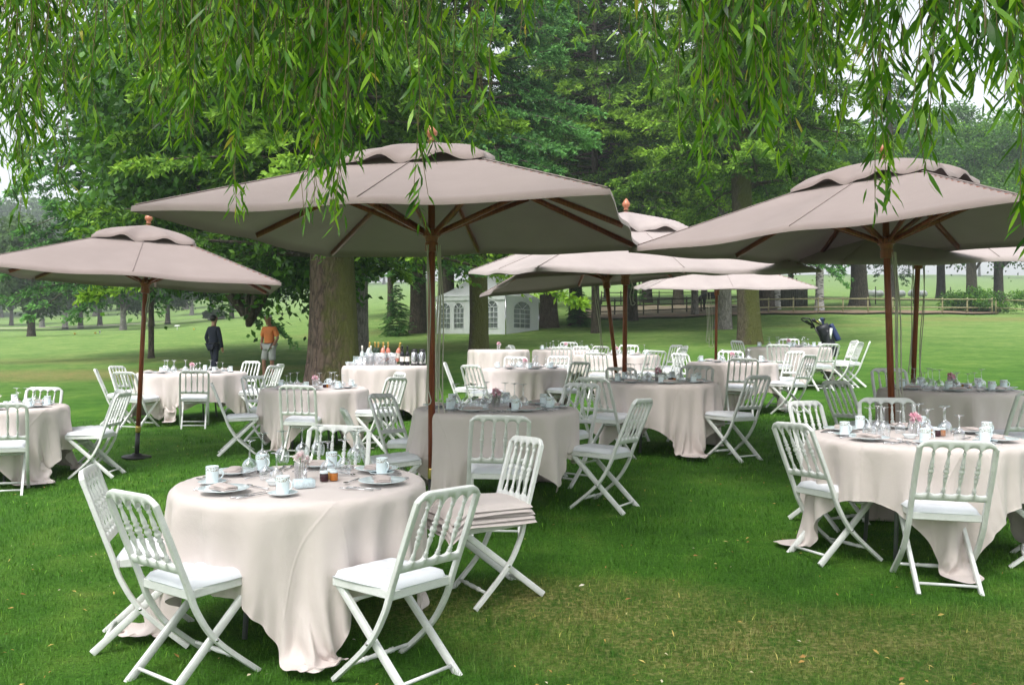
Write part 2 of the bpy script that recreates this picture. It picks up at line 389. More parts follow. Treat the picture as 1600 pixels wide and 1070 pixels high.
# ------------------------------------------------------------------ terrain height: thin-plate fit through measured points
GP = [(-.246, 4.5, -1.505), (-.5, 3.5, -1.53), (-.2, 3.5, -1.53), (.2, 3.3, -1.48), (.6, 3.3, -1.46), (-.8, 3.3, -1.5), (.9, 3.3, -1.44),
      (.466, 5.65, -1.395), (-.03, 4.9, -1.465), (.1, 4.2, -1.475), (.25, 5, -1.43), (-.018, 7, -1.30), (-.094, 6.55, -1.35), (.511, 8.4, -1.22), (.437, 7.1, -1.31), (.17, 9.6, -1.21), (.257, 13.5, -1.08), (.32, 17, -.88),
      (-.23, 11, -1.36), (-.373, 14, -1.26), (-.58, 8.8, -1.44), (-.426, 10.4, -1.41), (.015, 13.7, -1.2), (.12, 17, -1.02), (.063, 18.5, -.97), (0, 17, -1.04),
      (-.15, 14, -1.22), (-.2, 20, -1.15), (-.28, 25, -1.06), (-.35, 25, -1.06), (-.04, 35, -.25), (.28, 33, -.14), (-.02, 45, .36), (.25, 45, .6), (.3, 58, 1.72), (.5, 57, 1.65), (.66, 55, 1.5), (.12, 60, 1.5),
      (.55, 20, -.75), (.6, 30, -.1), (.95, 12, -1.1), (1, 25, -.3), (-.6, 25, -1.08), (-1, 12, -1.5), (-1, 25, -1.1), (-.5, 50, -.1), (-1, 50, -.1), (-.45, 90, 1.1), (-.45, 150, 2.9), (-1, 120, 1.8), (-.45, 250, 9), (-.45, 420, 24), (-1, 420, 22),
      (0, 70, 2.6), (0, 100, 4.6), (0, 150, 8), (0, 250, 16), (0, 420, 30), (.5, 80, 3.5), (.5, 150, 8), (.5, 250, 16), (.5, 420, 32), (1, 80, 3), (1, 250, 15), (1, 420, 30)]
_gp = np.array(GP); _G = np.stack([_gp[:, 0] * 1.6, np.log(_gp[:, 1])], 1)
def _phi(A, B):
    r2 = ((A[:, None, :] - B[None]) ** 2).sum(-1); return .5 * r2 * np.log(r2 + 1e-9)
_n = len(GP); _K = np.zeros((_n + 3, _n + 3)); _K[:_n, :_n] = _phi(_G, _G) + np.eye(_n) * .012; _K[:_n, _n] = 1; _K[:_n, _n + 1:] = _G; _K[_n, :_n] = 1; _K[_n + 1:, :_n] = _G.T
# the value fitted is the ray slope's z scaled down with distance so that far hills do not disturb the lawn
_w = np.linalg.solve(_K, np.concatenate([_gp[:, 2] / (1 + _gp[:, 1] / 30.0), np.zeros(3)]))
def gz(x, y):
    x = np.atleast_1d(np.asarray(x, float)); y = np.atleast_1d(np.asarray(y, float)); sh = np.broadcast(x, y).shape
    x = np.broadcast_to(x, sh).ravel(); y = np.broadcast_to(y, sh).ravel()
    ye = np.clip(y, 3.2, 430.0); u = np.clip(x / ye, -1.1, 1.1)
    Q = np.stack([u * 1.6, np.log(ye)], 1)
    v = (_phi(Q, _G) @ _w[:_n] + _w[_n] + Q @ _w[_n + 1:]) * (1 + ye / 30.0)
    return (v + CAMZ).reshape(sh)
def g1(x, y): return float(gz(x, y)[0])
def wpt(px, y, py=None):
    """world x of a photograph column at depth y"""
    return (px - 800.0) / FPX * y
def zat(py, y): return CAMZ + (532.0 - py) / FPX * y
def ground_at(px, py, lo=8, hi=420):
    d = np.exp(np.linspace(math.log(lo), math.log(hi), 400)); z = gz((px - 800) / FPX * d, d)
    s = 532 - (z - CAMZ) / d * FPX       # pixel row of the ground at each depth
    k = np.argmax(s <= py) if (s <= py).any() else len(d) - 1
    return float(d[k])

# ground sheet
xs = np.concatenate([-np.geomspace(420, 14, 50), np.linspace(-13.6, 13.6, 170), np.geomspace(14, 420, 50)])
ys = np.concatenate([np.linspace(-40, 2, 18), np.linspace(2.4, 30, 150), np.geomspace(30.6, 700, 110)])
GX, GY = np.meshgrid(xs, ys, indexing='ij'); GZ = gz(GX, GY)
GZ += .012 * np.sin(GX * 1.7 + GY * .6) * np.cos(GY * 1.3) * (np.abs(GX) < 14) + .15 * np.sin(GX * .11 + 2) * np.sin(GY * .09) * (GY > 60)
nx, ny = GX.shape; idx = np.arange(nx * ny).reshape(nx, ny)
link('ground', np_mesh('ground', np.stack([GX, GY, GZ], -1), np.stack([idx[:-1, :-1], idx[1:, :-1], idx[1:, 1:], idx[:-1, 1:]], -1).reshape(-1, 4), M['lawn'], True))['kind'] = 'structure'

HAZE = 0.0011
# ------------------------------------------------------------------ foliage builders
def unit(a): return a / (np.linalg.norm(a, axis=-1, keepdims=True) + 1e-9)
def leaf_mesh(name, P, D, L, W, mat, tint, rs, up=(0, 0, 1), fold=.15):
    """each leaf: two folded triangles sharing the midrib"""
    n = len(P); D = unit(D); R = rs.normal(0, 1, (n, 3)); side = unit(np.cross(D, R)); nn = np.cross(side, D)
    L = np.broadcast_to(L, (n,))[:, None]; W = np.broadcast_to(W, (n,))[:, None]
    V = np.stack([P, P + D * L * .45 + side * W * .5 + nn * W * fold, P + D * L, P + D * L * .45 - side * W * .5 + nn * W * fold], 1)
    i = np.arange(n)[:, None] * 4
    F = np.concatenate([i + np.array([0, 1, 2]), i + np.array([0, 2, 3])], 0)
    return np_mesh(name, V, F, mat, False, np.concatenate([tint, tint]))

def conifer_mesh(name, seed, H=16, R=5.0, zb=3.2, mat=None, taper=.55, step=.42, droop=.22, dens=1.0, leaf=(.13, .05)):
    rs = np.random.RandomState(seed); Ps, Ds, Ts = [], [], []; limbs = MB()
    z = zb
    while z < H - .3:
        f = (z - zb) / (H - zb); nb = rs.randint(5, 8); a0 = rs.rand() * 6.28
        for k in range(nb):
            az = a0 + k * 6.283 / nb + rs.normal(0, .18); Lb = R * (1 - f) ** taper * rs.uniform(.62, 1.08)
            if Lb < .35: continue
            if rs.rand() < .08: continue
            zz = z + rs.uniform(-.2, .2); out = np.array([math.cos(az), math.sin(az), 0]); sidev = np.array([-math.sin(az), math.cos(az), 0])
            dr = droop * rs.uniform(.5, 1.6); rise = rs.uniform(.0, .25)
            def pos(t):
                t = np.asarray(t)[..., None]
                return out * Lb * t + np.array([0, 0, 1]) * (zz + rise * Lb * t - dr * Lb * t ** 2 * 1.6 + .10 * Lb * t ** 4) + sidev * (.06 * Lb * np.sin(3 * t + az))
            limbs.tube([pos(t) for t in (0, .35, .7, .95)], [.055 * Lb / R + .012, .035 * Lb / R + .01, .018, .006], 4, cap=False)
            nt_ = int(Lb / .115 * dens) + 3
            t = np.sort(rs.uniform(.16, 1.0, nt_)); p0 = pos(t)
            sg = np.where(rs.rand(nt_) < .5, -1, 1)[:, None]
            tl = (.40 * Lb * (1.06 - t) * rs.uniform(.5, 1.1, nt_) + .16)
            tdir = unit(out * rs.uniform(.45, .8, (nt_, 1)) + sidev * sg * rs.uniform(.6, 1.0, (nt_, 1)) + np.array([0, 0, 1]) * rs.uniform(-.42, .06, (nt_, 1)))
            ns = 9
            for q in range(ns):
                s_ = (q + rs.uniform(0, 1, nt_)) / ns
                pp = p0 + tdir * (tl * s_)[:, None] + rs.normal(0, .022, (nt_, 3)) - np.array([0, 0, .12]) * (tl * s_ ** 2)[:, None]
                for _ in (0, 1):
                    dd = unit(tdir + rs.normal(0, .55, (nt_, 3)) + np.array([0, 0, -.1]))
                    Ps.append(pp); Ds.append(dd)
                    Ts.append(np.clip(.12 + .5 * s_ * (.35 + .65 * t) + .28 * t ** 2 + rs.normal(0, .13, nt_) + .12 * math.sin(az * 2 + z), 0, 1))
        z += step * rs.uniform(.8, 1.2)
    P = np.concatenate(Ps); D = np.concatenate(Ds); T = np.concatenate(Ts)
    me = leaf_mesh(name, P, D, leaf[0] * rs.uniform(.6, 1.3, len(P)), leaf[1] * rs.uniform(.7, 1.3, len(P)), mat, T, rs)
    return me, limbs.mesh(name + '_limbs', M['bark_dark'], True)

def broad_mesh(name, seed, H=12, R=4.5, zb=3.0, n=26000, leaf=.22, mat=None, hang=.35, lobes=46, squash=1.0):
    rs = np.random.RandomState(seed); limbs = MB()
    c = np.array([0, 0, (H + zb) / 2]); rad = np.array([R, R, (H - zb) / 2 * squash])
    d = unit(rs.normal(0, 1, (lobes, 3))); d[:, 2] = np.where(d[:, 2] < -.75, -.75, d[:, 2])
    rr = rs.uniform(.45, .95, (lobes, 1)); cent = c + d * rad * rr; size = R * rs.uniform(.16, .34, lobes)
    for k in range(0, lobes, 2):
        a = np.array([0, 0, zb * .8 + (cent[k][2] - zb) * .25]); m = (a + cent[k]) / 2 + np.array([0, 0, .15 * R]); limbs.tube([a, m, cent[k]], [.018 * R, .010 * R, .004 * R], 5, cap=False)
    w = size ** 2; w = w / w.sum(); li = rs.choice(lobes, n, p=w)
    o = unit(rs.normal(0, 1, (n, 3))); o[:, 2] *= .75
    r = size[li] * rs.uniform(.35, 1.0, n) ** .5 * (1 + .35 * np.sin(o[:, 0] * 7 + li) * np.cos(o[:, 1] * 6 + li * 2))
    P = cent[li] + o * r[:, None]
    # ragged hanging sprays under the lobes
    h = rs.rand(n) < hang * .5; P[h, 2] -= rs.gamma(1.5, .10 * R, h.sum()) * .5
    D = unit(o * .6 + rs.normal(0, .6, (n, 3)) + np.array([0, 0, -.5]))
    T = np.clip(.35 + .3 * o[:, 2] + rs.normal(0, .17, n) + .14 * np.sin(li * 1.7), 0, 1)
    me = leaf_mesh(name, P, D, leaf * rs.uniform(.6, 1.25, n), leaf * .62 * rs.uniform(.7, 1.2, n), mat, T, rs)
    return me, limbs.mesh(name + '_limbs', M['bark_dark'], True)

def trunk_mesh(name, H, r0, r1, mat, seed=0, lean=(0, 0), flare=1.35, n=20, m=14, rough=.06):
    rs = np.random.RandomState(seed); V = []; hs = np.linspace(-.3, H, m) if H < 4 else np.concatenate([[-.4, 0, .15, .35, .7, 1.2], np.linspace(2, H, m - 6)])
    ph = rs.uniform(0, 6.28, 8)
    for z in hs:
        t = max(z, 0) / H; r = r0 * (1 - t) + r1 * t; r *= 1 + (flare - 1) * math.exp(-max(z, 0) / (r0 * 1.3))
        for i in range(n):
            a = 2 * PI * i / n
            k = 1 + rough * (math.sin(3 * a + ph[0]) * .6 + math.sin(5 * a + ph[1] + z * .3) * .5 + math.sin(8 * a + ph[2] - z * .8) * .35) * (1 + 1.6 * math.exp(-max(z, 0) / .5)) + rs.normal(0, .008)
            V.append((r * k * math.cos(a) + lean[0] * z + .04 * r0 * math.sin(z), r * k * math.sin(a) + lean[1] * z, z))
    m_ = len(hs); F = [(k * n + i, k * n + (i + 1) % n, (k + 1) * n + (i + 1) % n, (k + 1) * n + i) for k in range(m_ - 1) for i in range(n)]
    mb = MB(); mb.add(V, F); return mb.mesh(name, mat, True)

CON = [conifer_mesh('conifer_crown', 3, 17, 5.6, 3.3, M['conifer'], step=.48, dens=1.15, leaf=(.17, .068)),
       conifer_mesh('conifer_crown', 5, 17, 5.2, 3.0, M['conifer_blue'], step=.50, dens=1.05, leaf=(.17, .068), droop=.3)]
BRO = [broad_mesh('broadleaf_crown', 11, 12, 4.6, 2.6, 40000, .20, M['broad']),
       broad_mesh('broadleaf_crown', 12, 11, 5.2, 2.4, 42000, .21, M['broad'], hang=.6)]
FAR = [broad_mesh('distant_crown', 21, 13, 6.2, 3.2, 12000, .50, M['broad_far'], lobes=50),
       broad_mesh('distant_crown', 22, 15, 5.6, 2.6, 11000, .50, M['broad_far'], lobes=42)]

def tree(name, label, cat, x, y, crown, trunk, rz=0, s=1.0, group=None, sz=None, dz=0, tilt=(0, 0), lift=0, shift=0):
    r = empty(name, (x, y, g1(x, y) + dz), (tilt[0], tilt[1], 0)); tag(r, label, cat, group)
    link('trunk', trunk, r)
    if crown:
        c = link('crown', crown[0], r); c.rotation_euler = (0, 0, rz); c.scale = (s, s, sz or s)
        l = link('limbs', crown[1], r); l.rotation_euler = (0, 0, rz); l.scale = (s, s, sz or s); c.location.z = l.location.z = lift; c.location.x = l.location.x = shift
    return r

# the big fir whose trunk stands left of the drinks table, and the firs round it
def px_tree(name, label, cat, px, y, crown, trunk, **k): return tree(name, label, cat, wpt(px, y), y, crown, trunk, **k)
px_tree('fir_tree', 'huge fir with reddish cracked bark, mossy on the right, beside the drinks table', 'fir tree', 521, 20, CON[0],
        trunk_mesh('fir_trunk', 17, .56, .25, M['bark'], 1, (-.012, 0), 1.22, 40, 22), rz=.4, s=1.0, sz=1.0)
px_tree('fir_tree', 'straight moss-covered fir trunk standing just in front of the white marquee', 'fir tree', 748, 33, CON[1],
        trunk_mesh('fir_trunk', 19, .36, .22, M['bark_moss'], 2, (-.012, 0), 1.15, 28, 18), rz=1.4, s=1.1, lift=2.6)
px_tree('fir_tree', 'mossy fir leaning a little left, behind the far right tables and beside the golf bag', 'fir tree', 1172, 33, CON[0],
        trunk_mesh('fir_trunk', 20, .42, .24, M['bark_moss'], 3, (-.055, 0), 1.15, 28, 18), rz=2.4, s=1.05, lift=2.8)
# woodland trees behind: px of the trunk, depth, trunk radius, kind, scale, bark, label
WOOD = [
 (563, 32, .36, 'c1', 1.0, 'bark_pale', 'pale slender fir trunk close behind the huge left fir'),
 (652, 47, .55, 'c0', 1.1, 'bark_dark', 'dark thick fir between the huge left fir and the marquee'),
 (700, 58, .5, 'c1', 1.2, 'bark_dark', 'fir hidden mostly behind the left end of the marquee'),
 (857, 50, .62, 'c1', 1.5, 'bark_dark', 'brown thick fir right of the white marquee'),
 (900, 52, .50, 'c0', 1.05, 'bark_dark', 'dark fir with a shrubby foot, second trunk right of the marquee'),
 (988, 57, .42, 'c1', 1.1, 'bark_dark', 'dark fir standing at the left end of the dark paddock rails'),
 (1060, 78, .55, 'c0', 1.2, 'bark_dark', 'fir inside the paddock left of the grazing horse'),
 (1086, 60, .30, 'b0', 1.1, 'bark_pale', 'slim pale tree beside the head of the grazing horse'),
 (1130, 45, .50, 'c0', 1.05, 'bark_pale', 'grey fir trunk behind the small pink parasol pole'),
 (1197, 64, .65, 'c1', 1.2, 'bark_dark', 'dark fir just right of the leaning mossy fir, behind the fence'),
 (1213, 66, .35, 'b1', 1.0, 'birch', 'birch with patchy white bark beside the dark shed'),
 (1280, 62, .38, 'b0', 1.1, 'birch', 'birch with bright white bark in front of the shed'),
 (1343, 72, .85, 'b1', 1.35, 'bark_dark', 'stout dark tree behind the fence beside the right parasol pole'),
 (1518, 84, .62, 'b0', 1.5, 'bark_dark', 'dark tree near the fence corner on the far right'),
 (775, 70, .45, 'b0', 1.4, 'bark_dark', 'leafy tree behind the roof of the marquee'),
 
 (1560, 95, .6, 'b1', 2.0, 'bark_dark', 'tall pale green tree at the right edge beyond the fence'),
 (1470, 100, .6, 'b0', 2.1, 'bark_dark', 'tall rounded tree behind the right parasol'),
 (1395, 88, .6, 'c1', 1.35, 'bark_dark', 'tall dark fir behind the stout dark tree'),
 (1010, 84, .6, 'c0', 1.4, 'bark_dark', 'tall fir rising behind the paddock rails'),
 (610, 66, .3, 'b0', 1.4, 'bark_dark', 'leafy tree filling the gap behind the conical shrub'),
 (690, 88, .4, 'b1', 1.9, 'bark_dark', 'broad leafy tree far behind the left end of the marquee'),
 (822, 92, .4, 'b1', 1.9, 'bark_dark', 'broad leafy tree far behind the right end of the marquee'),
 (948, 96, .4, 'b0', 1.9, 'bark_dark', 'broad leafy tree far behind the crossing parasol poles'),
 (1100, 98, .4, 'b1', 2.0, 'bark_dark', 'broad leafy tree far beyond the grazing horse'),
 (1235, 100, .4, 'b0', 2.0, 'bark_dark', 'broad leafy tree far behind the two birches'),
 (1165, 52, .3, 'c1', 1.3, 'bark_dark', 'dark fir close behind the leaning mossy fir'),
 (930, 44, .25, 'c0', 1.25, 'bark_dark', 'fir with bright low sprays over the crossing parasols'),
]
for i, (px, y, tr, kind, s, bk, lab) in enumerate(WOOD):
    cr = CON[int(kind[1])] if kind[0] == 'c' else BRO[int(kind[1])]
    px_tree('fir_tree' if kind[0] == 'c' else ('birch_tree' if bk == 'birch' else 'broadleaf_tree'), lab, 'tree' if kind[0] != 'c' else 'fir tree', px, y, cr,
            trunk_mesh('trunk', (17 if kind[0] == 'c' else 8) * s, tr * .85, tr * .35, M[bk], 40 + i, (random.uniform(-.02, .02), 0), 1.2, 16, 14), rz=i * 1.37, s=s * random.uniform(.95, 1.1), lift=(1.2 if kind[0] == 'c' else (-1.5 if y > 80 else .6)))
# near spruce whose low bright sprays fill the space above the crossing parasols
#px_tree('spruce_tree', 'spruce with bright blue-green low sprays above the two crossing parasols', 'spruce', 905, 27, CON[1], trunk_mesh('trunk', 16, .34, .1, M['bark_dark'], 80, (0, 0), 1.2, 16, 14), rz=.2, s=.92)
#px_tree('spruce_tree', 'yellow-green spruce rising behind the middle parasol', 'spruce', 760, 24.5, CON[0], trunk_mesh('trunk', 16, .30, .1, M['bark_dark'], 81, (0, 0), 1.2, 16, 14), rz=3.0, s=.88)
px_tree('maple_tree', 'leafy maple with low hanging branches behind the left parasol', 'maple', 512, 25, BRO[1], trunk_mesh('trunk', 9, .26, .12, M['bark_dark'], 82), rz=1.0, s=1.1, lift=-1.15, shift=-2.3)
px_tree('maple_tree', 'leafy maple beyond the huge fir, its low boughs above the two men', 'maple', 500, 29, BRO[0], trunk_mesh('trunk', 9, .24, .12, M['bark_dark'], 84), rz=2.2, s=1.2, lift=-1.4, shift=-2.6)
px_tree('spruce_tree', 'dense spruce above the left parasol, its trunk behind the parasol pole', 'spruce', 236, 34, CON[1], trunk_mesh('trunk', 9, .11, .08, M['bark_dark'], 83), rz=4.0, s=1.2, lift=-.2)

# fairway trees far left, one by one
FL = [(66, 512, 1, 13, 'with a broad low crown near the left edge'), (18, 508, 0, 12, 'cut by the left edge'), (163/3.333, 526, 1, 9, 'standing nearest, thin trunk, left of the parasol pole'),
      (102, 514, 0, 12, 'third of the left row'), (126, 512, 1, 12, 'fourth of the left row'), (156, 509, 0, 13, 'fifth of the left row'), (192, 515, 1, 10, 'with a forked trunk beside the left parasol pole'),
      (236, 510, 0, 12, 'just right of the left parasol pole'), (262, 506, 1, 11, 'second right of the left parasol pole'), (300, 492, 0, 14, 'in the far misty row above the man in navy'), (330, 489, 1, 14, 'in the misty row straight above the navy man'), (362, 499, 1, 11, 'between the heads of the two men'), (392, 496, 0, 12, 'behind the head of the man in orange')]
for i, (px, py, k, h, lab) in enumerate(FL):
    y = ground_at(px, py, 40); x = wpt(px, y); s = h / 13.0
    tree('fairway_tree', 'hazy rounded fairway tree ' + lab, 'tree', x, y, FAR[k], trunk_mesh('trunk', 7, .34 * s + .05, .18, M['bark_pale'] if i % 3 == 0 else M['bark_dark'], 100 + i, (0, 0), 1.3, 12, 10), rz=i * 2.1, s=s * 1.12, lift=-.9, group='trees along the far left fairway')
# misty wood on the skyline
ORD = 'first second third fourth fifth sixth seventh eighth ninth tenth eleventh twelfth thirteenth fourteenth fifteenth sixteenth seventeenth eighteenth nineteenth twentieth'.split()
ORD += ['twenty-' + q for q in ORD[:9]]
skyline = [(px, d, s) for px, d, s in [(-60, 330, 2.6), (30, 360, 2.8), (110, 300, 2.3), (185, 370, 2.6), (255, 330, 2.2), (330, 380, 2.6), (410, 340, 2.4), (500, 390, 2.6), (600, 400, 2.2), (690, 420, 2.4), (1180, 380, 2.2), (1300, 400, 2.4), (1420, 380, 2.2), (1530, 400, 2.4), (1640, 360, 2.6), (-160, 300, 2.6), (-20, 240, 1.7), (80, 230, 1.6), (220, 250, 1.6), (150, 210, 1.5), (0, 215, 2.2), (60, 235, 2.4), (-60, 225, 2.3), (110, 240, 2.1), (-120, 215, 2.2), (290, 230, 1.3), (345, 270, 1.3), (400, 240, 1.2)]]
skyline.sort()
for i, (px, d, s) in enumerate(skyline):
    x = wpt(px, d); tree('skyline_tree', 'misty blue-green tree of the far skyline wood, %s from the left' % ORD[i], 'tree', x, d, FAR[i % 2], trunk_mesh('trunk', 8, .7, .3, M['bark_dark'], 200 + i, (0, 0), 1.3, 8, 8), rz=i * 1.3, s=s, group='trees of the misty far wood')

# shrubs
def shrub(name, label, px, y, r, h, n=5000, leaf=.12, mat='conifer_blue', seed=1, squash=1):
    me, li = broad_mesh(name + '_leaves', seed, h, r, .0, n, leaf, M[mat], hang=.1, lobes=22)
    o = empty(name, (wpt(px, y), y, g1(wpt(px, y), y))); tag(o, label, 'shrub'); link('foliage', me, o); link('stems', li, o); return o
def mini_conifer(label, px, y, s, sz, rz):
    x = wpt(px, y); o = empty('evergreen_shrub', (x, y, g1(x, y))); tag(o, label, 'shrub'); m = CON[1]
    for nm, me in (('foliage', m[0]), ('stems', m[1])): c = link(nm, me, o, (0, 0, -3.2 * sz), (0, 0, rz)); c.scale = (s, s, sz)
mini_conifer('dark conical evergreen shrub between the huge fir and the marquee', 620, 45, .21, .20, 1.0)
mini_conifer('dark evergreen shrub at the foot of the second trunk right of the marquee', 905, 51, .22, .17, 2.0)
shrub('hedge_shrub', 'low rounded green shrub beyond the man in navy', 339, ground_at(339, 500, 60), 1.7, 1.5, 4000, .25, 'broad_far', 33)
shrub('bramble_bush', 'low green bush at the fence corner on the right', 1560, 60, 2.6, 1.9, 6000, .16, 'broad', 34)
shrub('bramble_bush', 'low leafy bush against the inside of the fence near its corner', 1515, 62, 2.0, 1.4, 4000, .16, 'broad', 35)

# ------------------------------------------------------------------ the weeping willow overhead
wl = empty('weeping_willow', (-1.6, -2.6, g1(-1.6, -2.6))); tag(wl, 'weeping willow whose leafy strands hang over the whole top of the view', 'willow tree')
BW = np.array([-1.6, -2.6, wl.location.z])
link('trunk', trunk_mesh('trunk', 5.2, .42, .3, M['bark_dark'], 300, (0, 0), 1.4, 24, 12), wl)
limb = MB(); rs = np.random.RandomState(5)
heads = [(-4.2, 2.5), (-2.6, 4.2), (-.8, 4.6), (1.2, 4.4), (3.0, 3.8), (-5.4, .5), (3.6, 1.0), (0.3, 2.6), (-2.2, 1.8), (1.8, 2.0)]
for hx, hy in heads:
    e = np.array([hx, hy, 4.7 + rs.uniform(-.3, .4)]) - BW; m_ = np.array([hx * .4 - .9, hy * .4 - 1.5, 6.0]) - BW
    limb.tube([(0, 0, 4.6), (m_ * .45 + np.array([0, 0, 2.4])).tolist(), m_.tolist(), e.tolist()], [.17, .12, .075, .02], 7)
limb.build('limbs', M['bark_dark'], wl, True)
WL = {'P': [], 'D': [], 'L': []}
def strand(px, tip, d, top=None, dens=.85, rs=rs, sway=None):
    """hanging twig from above the frame down to pixel row tip at depth d; returns arrays"""
    x = wpt(px, d); zt = zat(tip, d); z0 = max(3.35, zt + .7) + rs.uniform(0, .5)
    sx, sy = (rs.normal(0, .12), rs.normal(0, .1)) if sway is None else sway
    L = z0 - zt; n = int(L / .024 * dens); t = np.sort(rs.uniform(0, 1, n)); 
    w = np.stack([x + sx * (1 - t) ** 1.5 + .018 * np.sin(t * 9 + px), d + sy * (1 - t) ** 1.5 + .018 * np.cos(t * 8 + px), z0 - L * t], 1)
    az = rs.uniform(0, 6.28, n); o = np.stack([np.cos(az), np.sin(az), np.zeros(n)], 1)
    D = unit(o * rs.uniform(.25, 1.05, (n, 1)) + np.array([0, 0, -1.0])); LL = rs.uniform(.06, .125, n) * (1 - .35 * t ** 6); w = w + o * rs.uniform(0, .035, (n, 1)) * (rs.rand(n, 1) < .4)
    return w, D, LL
def willow_leaves(P, D, L, tint, rs):
    """curved lanceolate leaves: 4 triangles each, real width across the midrib"""
    n = len(P); side = unit(np.cross(D, rs.normal(0, 1, (n, 3)))); nn = np.cross(side, D); L = L[:, None]; W = L * rs.uniform(.12, .18, (n, 1)); c = rs.normal(0, .10, (n, 1)) * L
    a = P; b = P + D * L * .33 + nn * c * .6; e = P + D * L * .68 + nn * c; tip = P + D * L - np.array([0, 0, .08]) * L + nn * c * .3
    V = np.stack([a, b + side * W * .5, b - side * W * .5, e + side * W * .42, e - side * W * .42, tip], 1)
    i = np.arange(n)[:, None] * 6
    return V, [np.concatenate([i + np.array([0, 1, 2]), i + np.array([3, 5, 4])]), i + np.array([1, 3, 4, 2])], np.concatenate([tint, tint, tint])
# (px centre, px spread, row of tip, row spread, depth, depth spread, number)
CL = [(60, 90, 190, 60, 4.2, .8, 30), (60, 60, 330, 40, 4.4, .5, 12), (25, 40, 250, 60, 4.2, .6, 12), (200, 60, 130, 40, 4.0, .7, 14), (300, 70, 160, 50, 3.8, .6, 24), (255, 40, 215, 40, 4.0, .5, 8),
      (390, 60, 150, 60, 3.6, .5, 22), (365, 14, 320, 12, 3.4, .2, 3), (300, 12, 250, 40, 3.6, .2, 4), (470, 60, 190, 40, 3.7, .5, 20), (510, 26, 330, 30, 3.5, .3, 8), (530, 14, 365, 15, 3.4, .2, 3), (560, 40, 200, 40, 3.6, .4, 14), (610, 40, 110, 40, 3.8, .4, 10),
      (680, 20, 250, 20, 3.5, .2, 5), (665, 12, 352, 8, 3.3, .1, 3), (690, 40, 150, 50, 3.7, .4, 10), (745, 30, 225, 20, 3.6, .3, 6), (780, 40, 110, 30, 3.8, .4, 8), (850, 60, 50, 25, 4.0, .5, 8),
      (1030, 50, 120, 40, 3.6, .4, 12), (1115, 20, 290, 35, 3.4, .3, 6), (1100, 40, 220, 30, 3.6, .4, 8), (1160, 30, 180, 40, 3.5, .4, 9), (1220, 40, 200, 40, 3.3, .4, 12), (1290, 30, 190, 50, 3.2, .3, 10), (1265, 30, 110, 30, 3.5, .4, 8),
      (1378, 10, 320, 12, 3.0, .15, 3), (1390, 30, 190, 30, 3.0, .3, 8), (1450, 26, 220, 35, 2.6, .3, 8), (1520, 50, 90, 30, 2.3, .3, 14), (1580, 40, 130, 40, 2.2, .3, 9), (1500, 40, 120, 30, 2.6, .3, 8), (1595, 14, 385, 10, 2.2, .1, 2), (1600, 30, 170, 40, 2.5, .2, 4), (940, 70, 25, 20, 4.0, .5, 8), (1720, 70, 150, 50, 2.8, .4, 14), (1850, 80, 190, 50, 3.0, .5, 14), (-90, 60, 230, 60, 4.0, .6, 14)]
allP, allD, allL, allX = [], [], [], []; twig = MB(); nst = 0
for (px, sp, row, rsp, d, dsp, k) in CL:
    for q in range(int(k * (1.0 if px < 620 else (.5 if px < 1000 else (1.0 if px < 1400 else 1.15)))) + 1):
        p = px + rs.uniform(-1, 1) * sp; dd = max(1.9, d + rs.uniform(-1, 1) * dsp); r = row + rs.normal(0, 1) * rsp * .7
        r = min(r, 400)
        w, D, L = strand(p, r, dd)
        allP.append(w); allD.append(D); allL.append(L); allX.append(np.full(len(w), nst)); nst += 1
        st = max(1, len(w) // 9); pts = [tuple(w[i]) for i in range(0, len(w), st)]
        if len(pts) > 1: twig.tube([tuple(np.array(z) - BW) for z in pts], np.linspace(.0035, .0012, len(pts)), 4, cap=False)
# overhead canopy outside the frame: the same strands, hanging short, that shade the near lawn
nover = 230
for q in range(nover):
    x = rs.uniform(-5.5, 4.5); y = rs.uniform(-2.5, 5.2); z1 = rs.uniform(3.3, 3.9) if y < 3.2 else max(3.1, zat(-60, y) + .1); z0 = z1 + rs.uniform(.6, 1.5); n = 34
    t = rs.uniform(0, 1, n); w = np.stack([x + rs.normal(0, .10, n), y + rs.normal(0, .10, n), z1 + (z0 - z1) * t], 1); az = rs.uniform(0, 6.28, n)
    allP.append(w); allD.append(unit(np.stack([np.cos(az) * .7, np.sin(az) * .7, -np.ones(n)], 1))); allL.append(rs.uniform(.12, .2, n)); allX.append(np.full(n, -1))
# unseen skirt of the crown round and behind the viewer, added to dim ambient light
for q in range(130):
    a = rs.uniform(.98, 2.12) * PI if q % 3 else rs.choice([rs.uniform(.9, 1.05), rs.uniform(1.95, 2.1)]) * PI
    r = rs.uniform(5.0, 7.5); x = r * math.cos(a); y = -.8 + r * math.sin(a) * .9
    if y > 0 and abs(x) < .75 * y + 5.0: x = math.copysign(.75 * y + 5.0, x)
    zb_ = rs.uniform(.9, 1.9); z0 = 4.6; n = 60; t = rs.uniform(0, 1, n); w = np.stack([x + rs.normal(0, .14, n), y + rs.normal(0, .14, n), zb_ + (z0 - zb_) * t], 1); az = rs.uniform(0, 6.28, n)
    allP.append(w); allD.append(unit(np.stack([np.cos(az) * .7, np.sin(az) * .7, -np.ones(n)], 1))); allL.append(rs.uniform(.16, .3, n)); allX.append(np.full(n, -1))
P = np.concatenate(allP) - BW; D = np.concatenate(allD); L = np.concatenate(allL); X = np.concatenate(allX)
T = np.clip(.42 + rs.normal(0, .2, len(P)) + .12 * np.sin(X * 2.3), 0, .9); T[rs.rand(len(P)) < .006] = 1.0
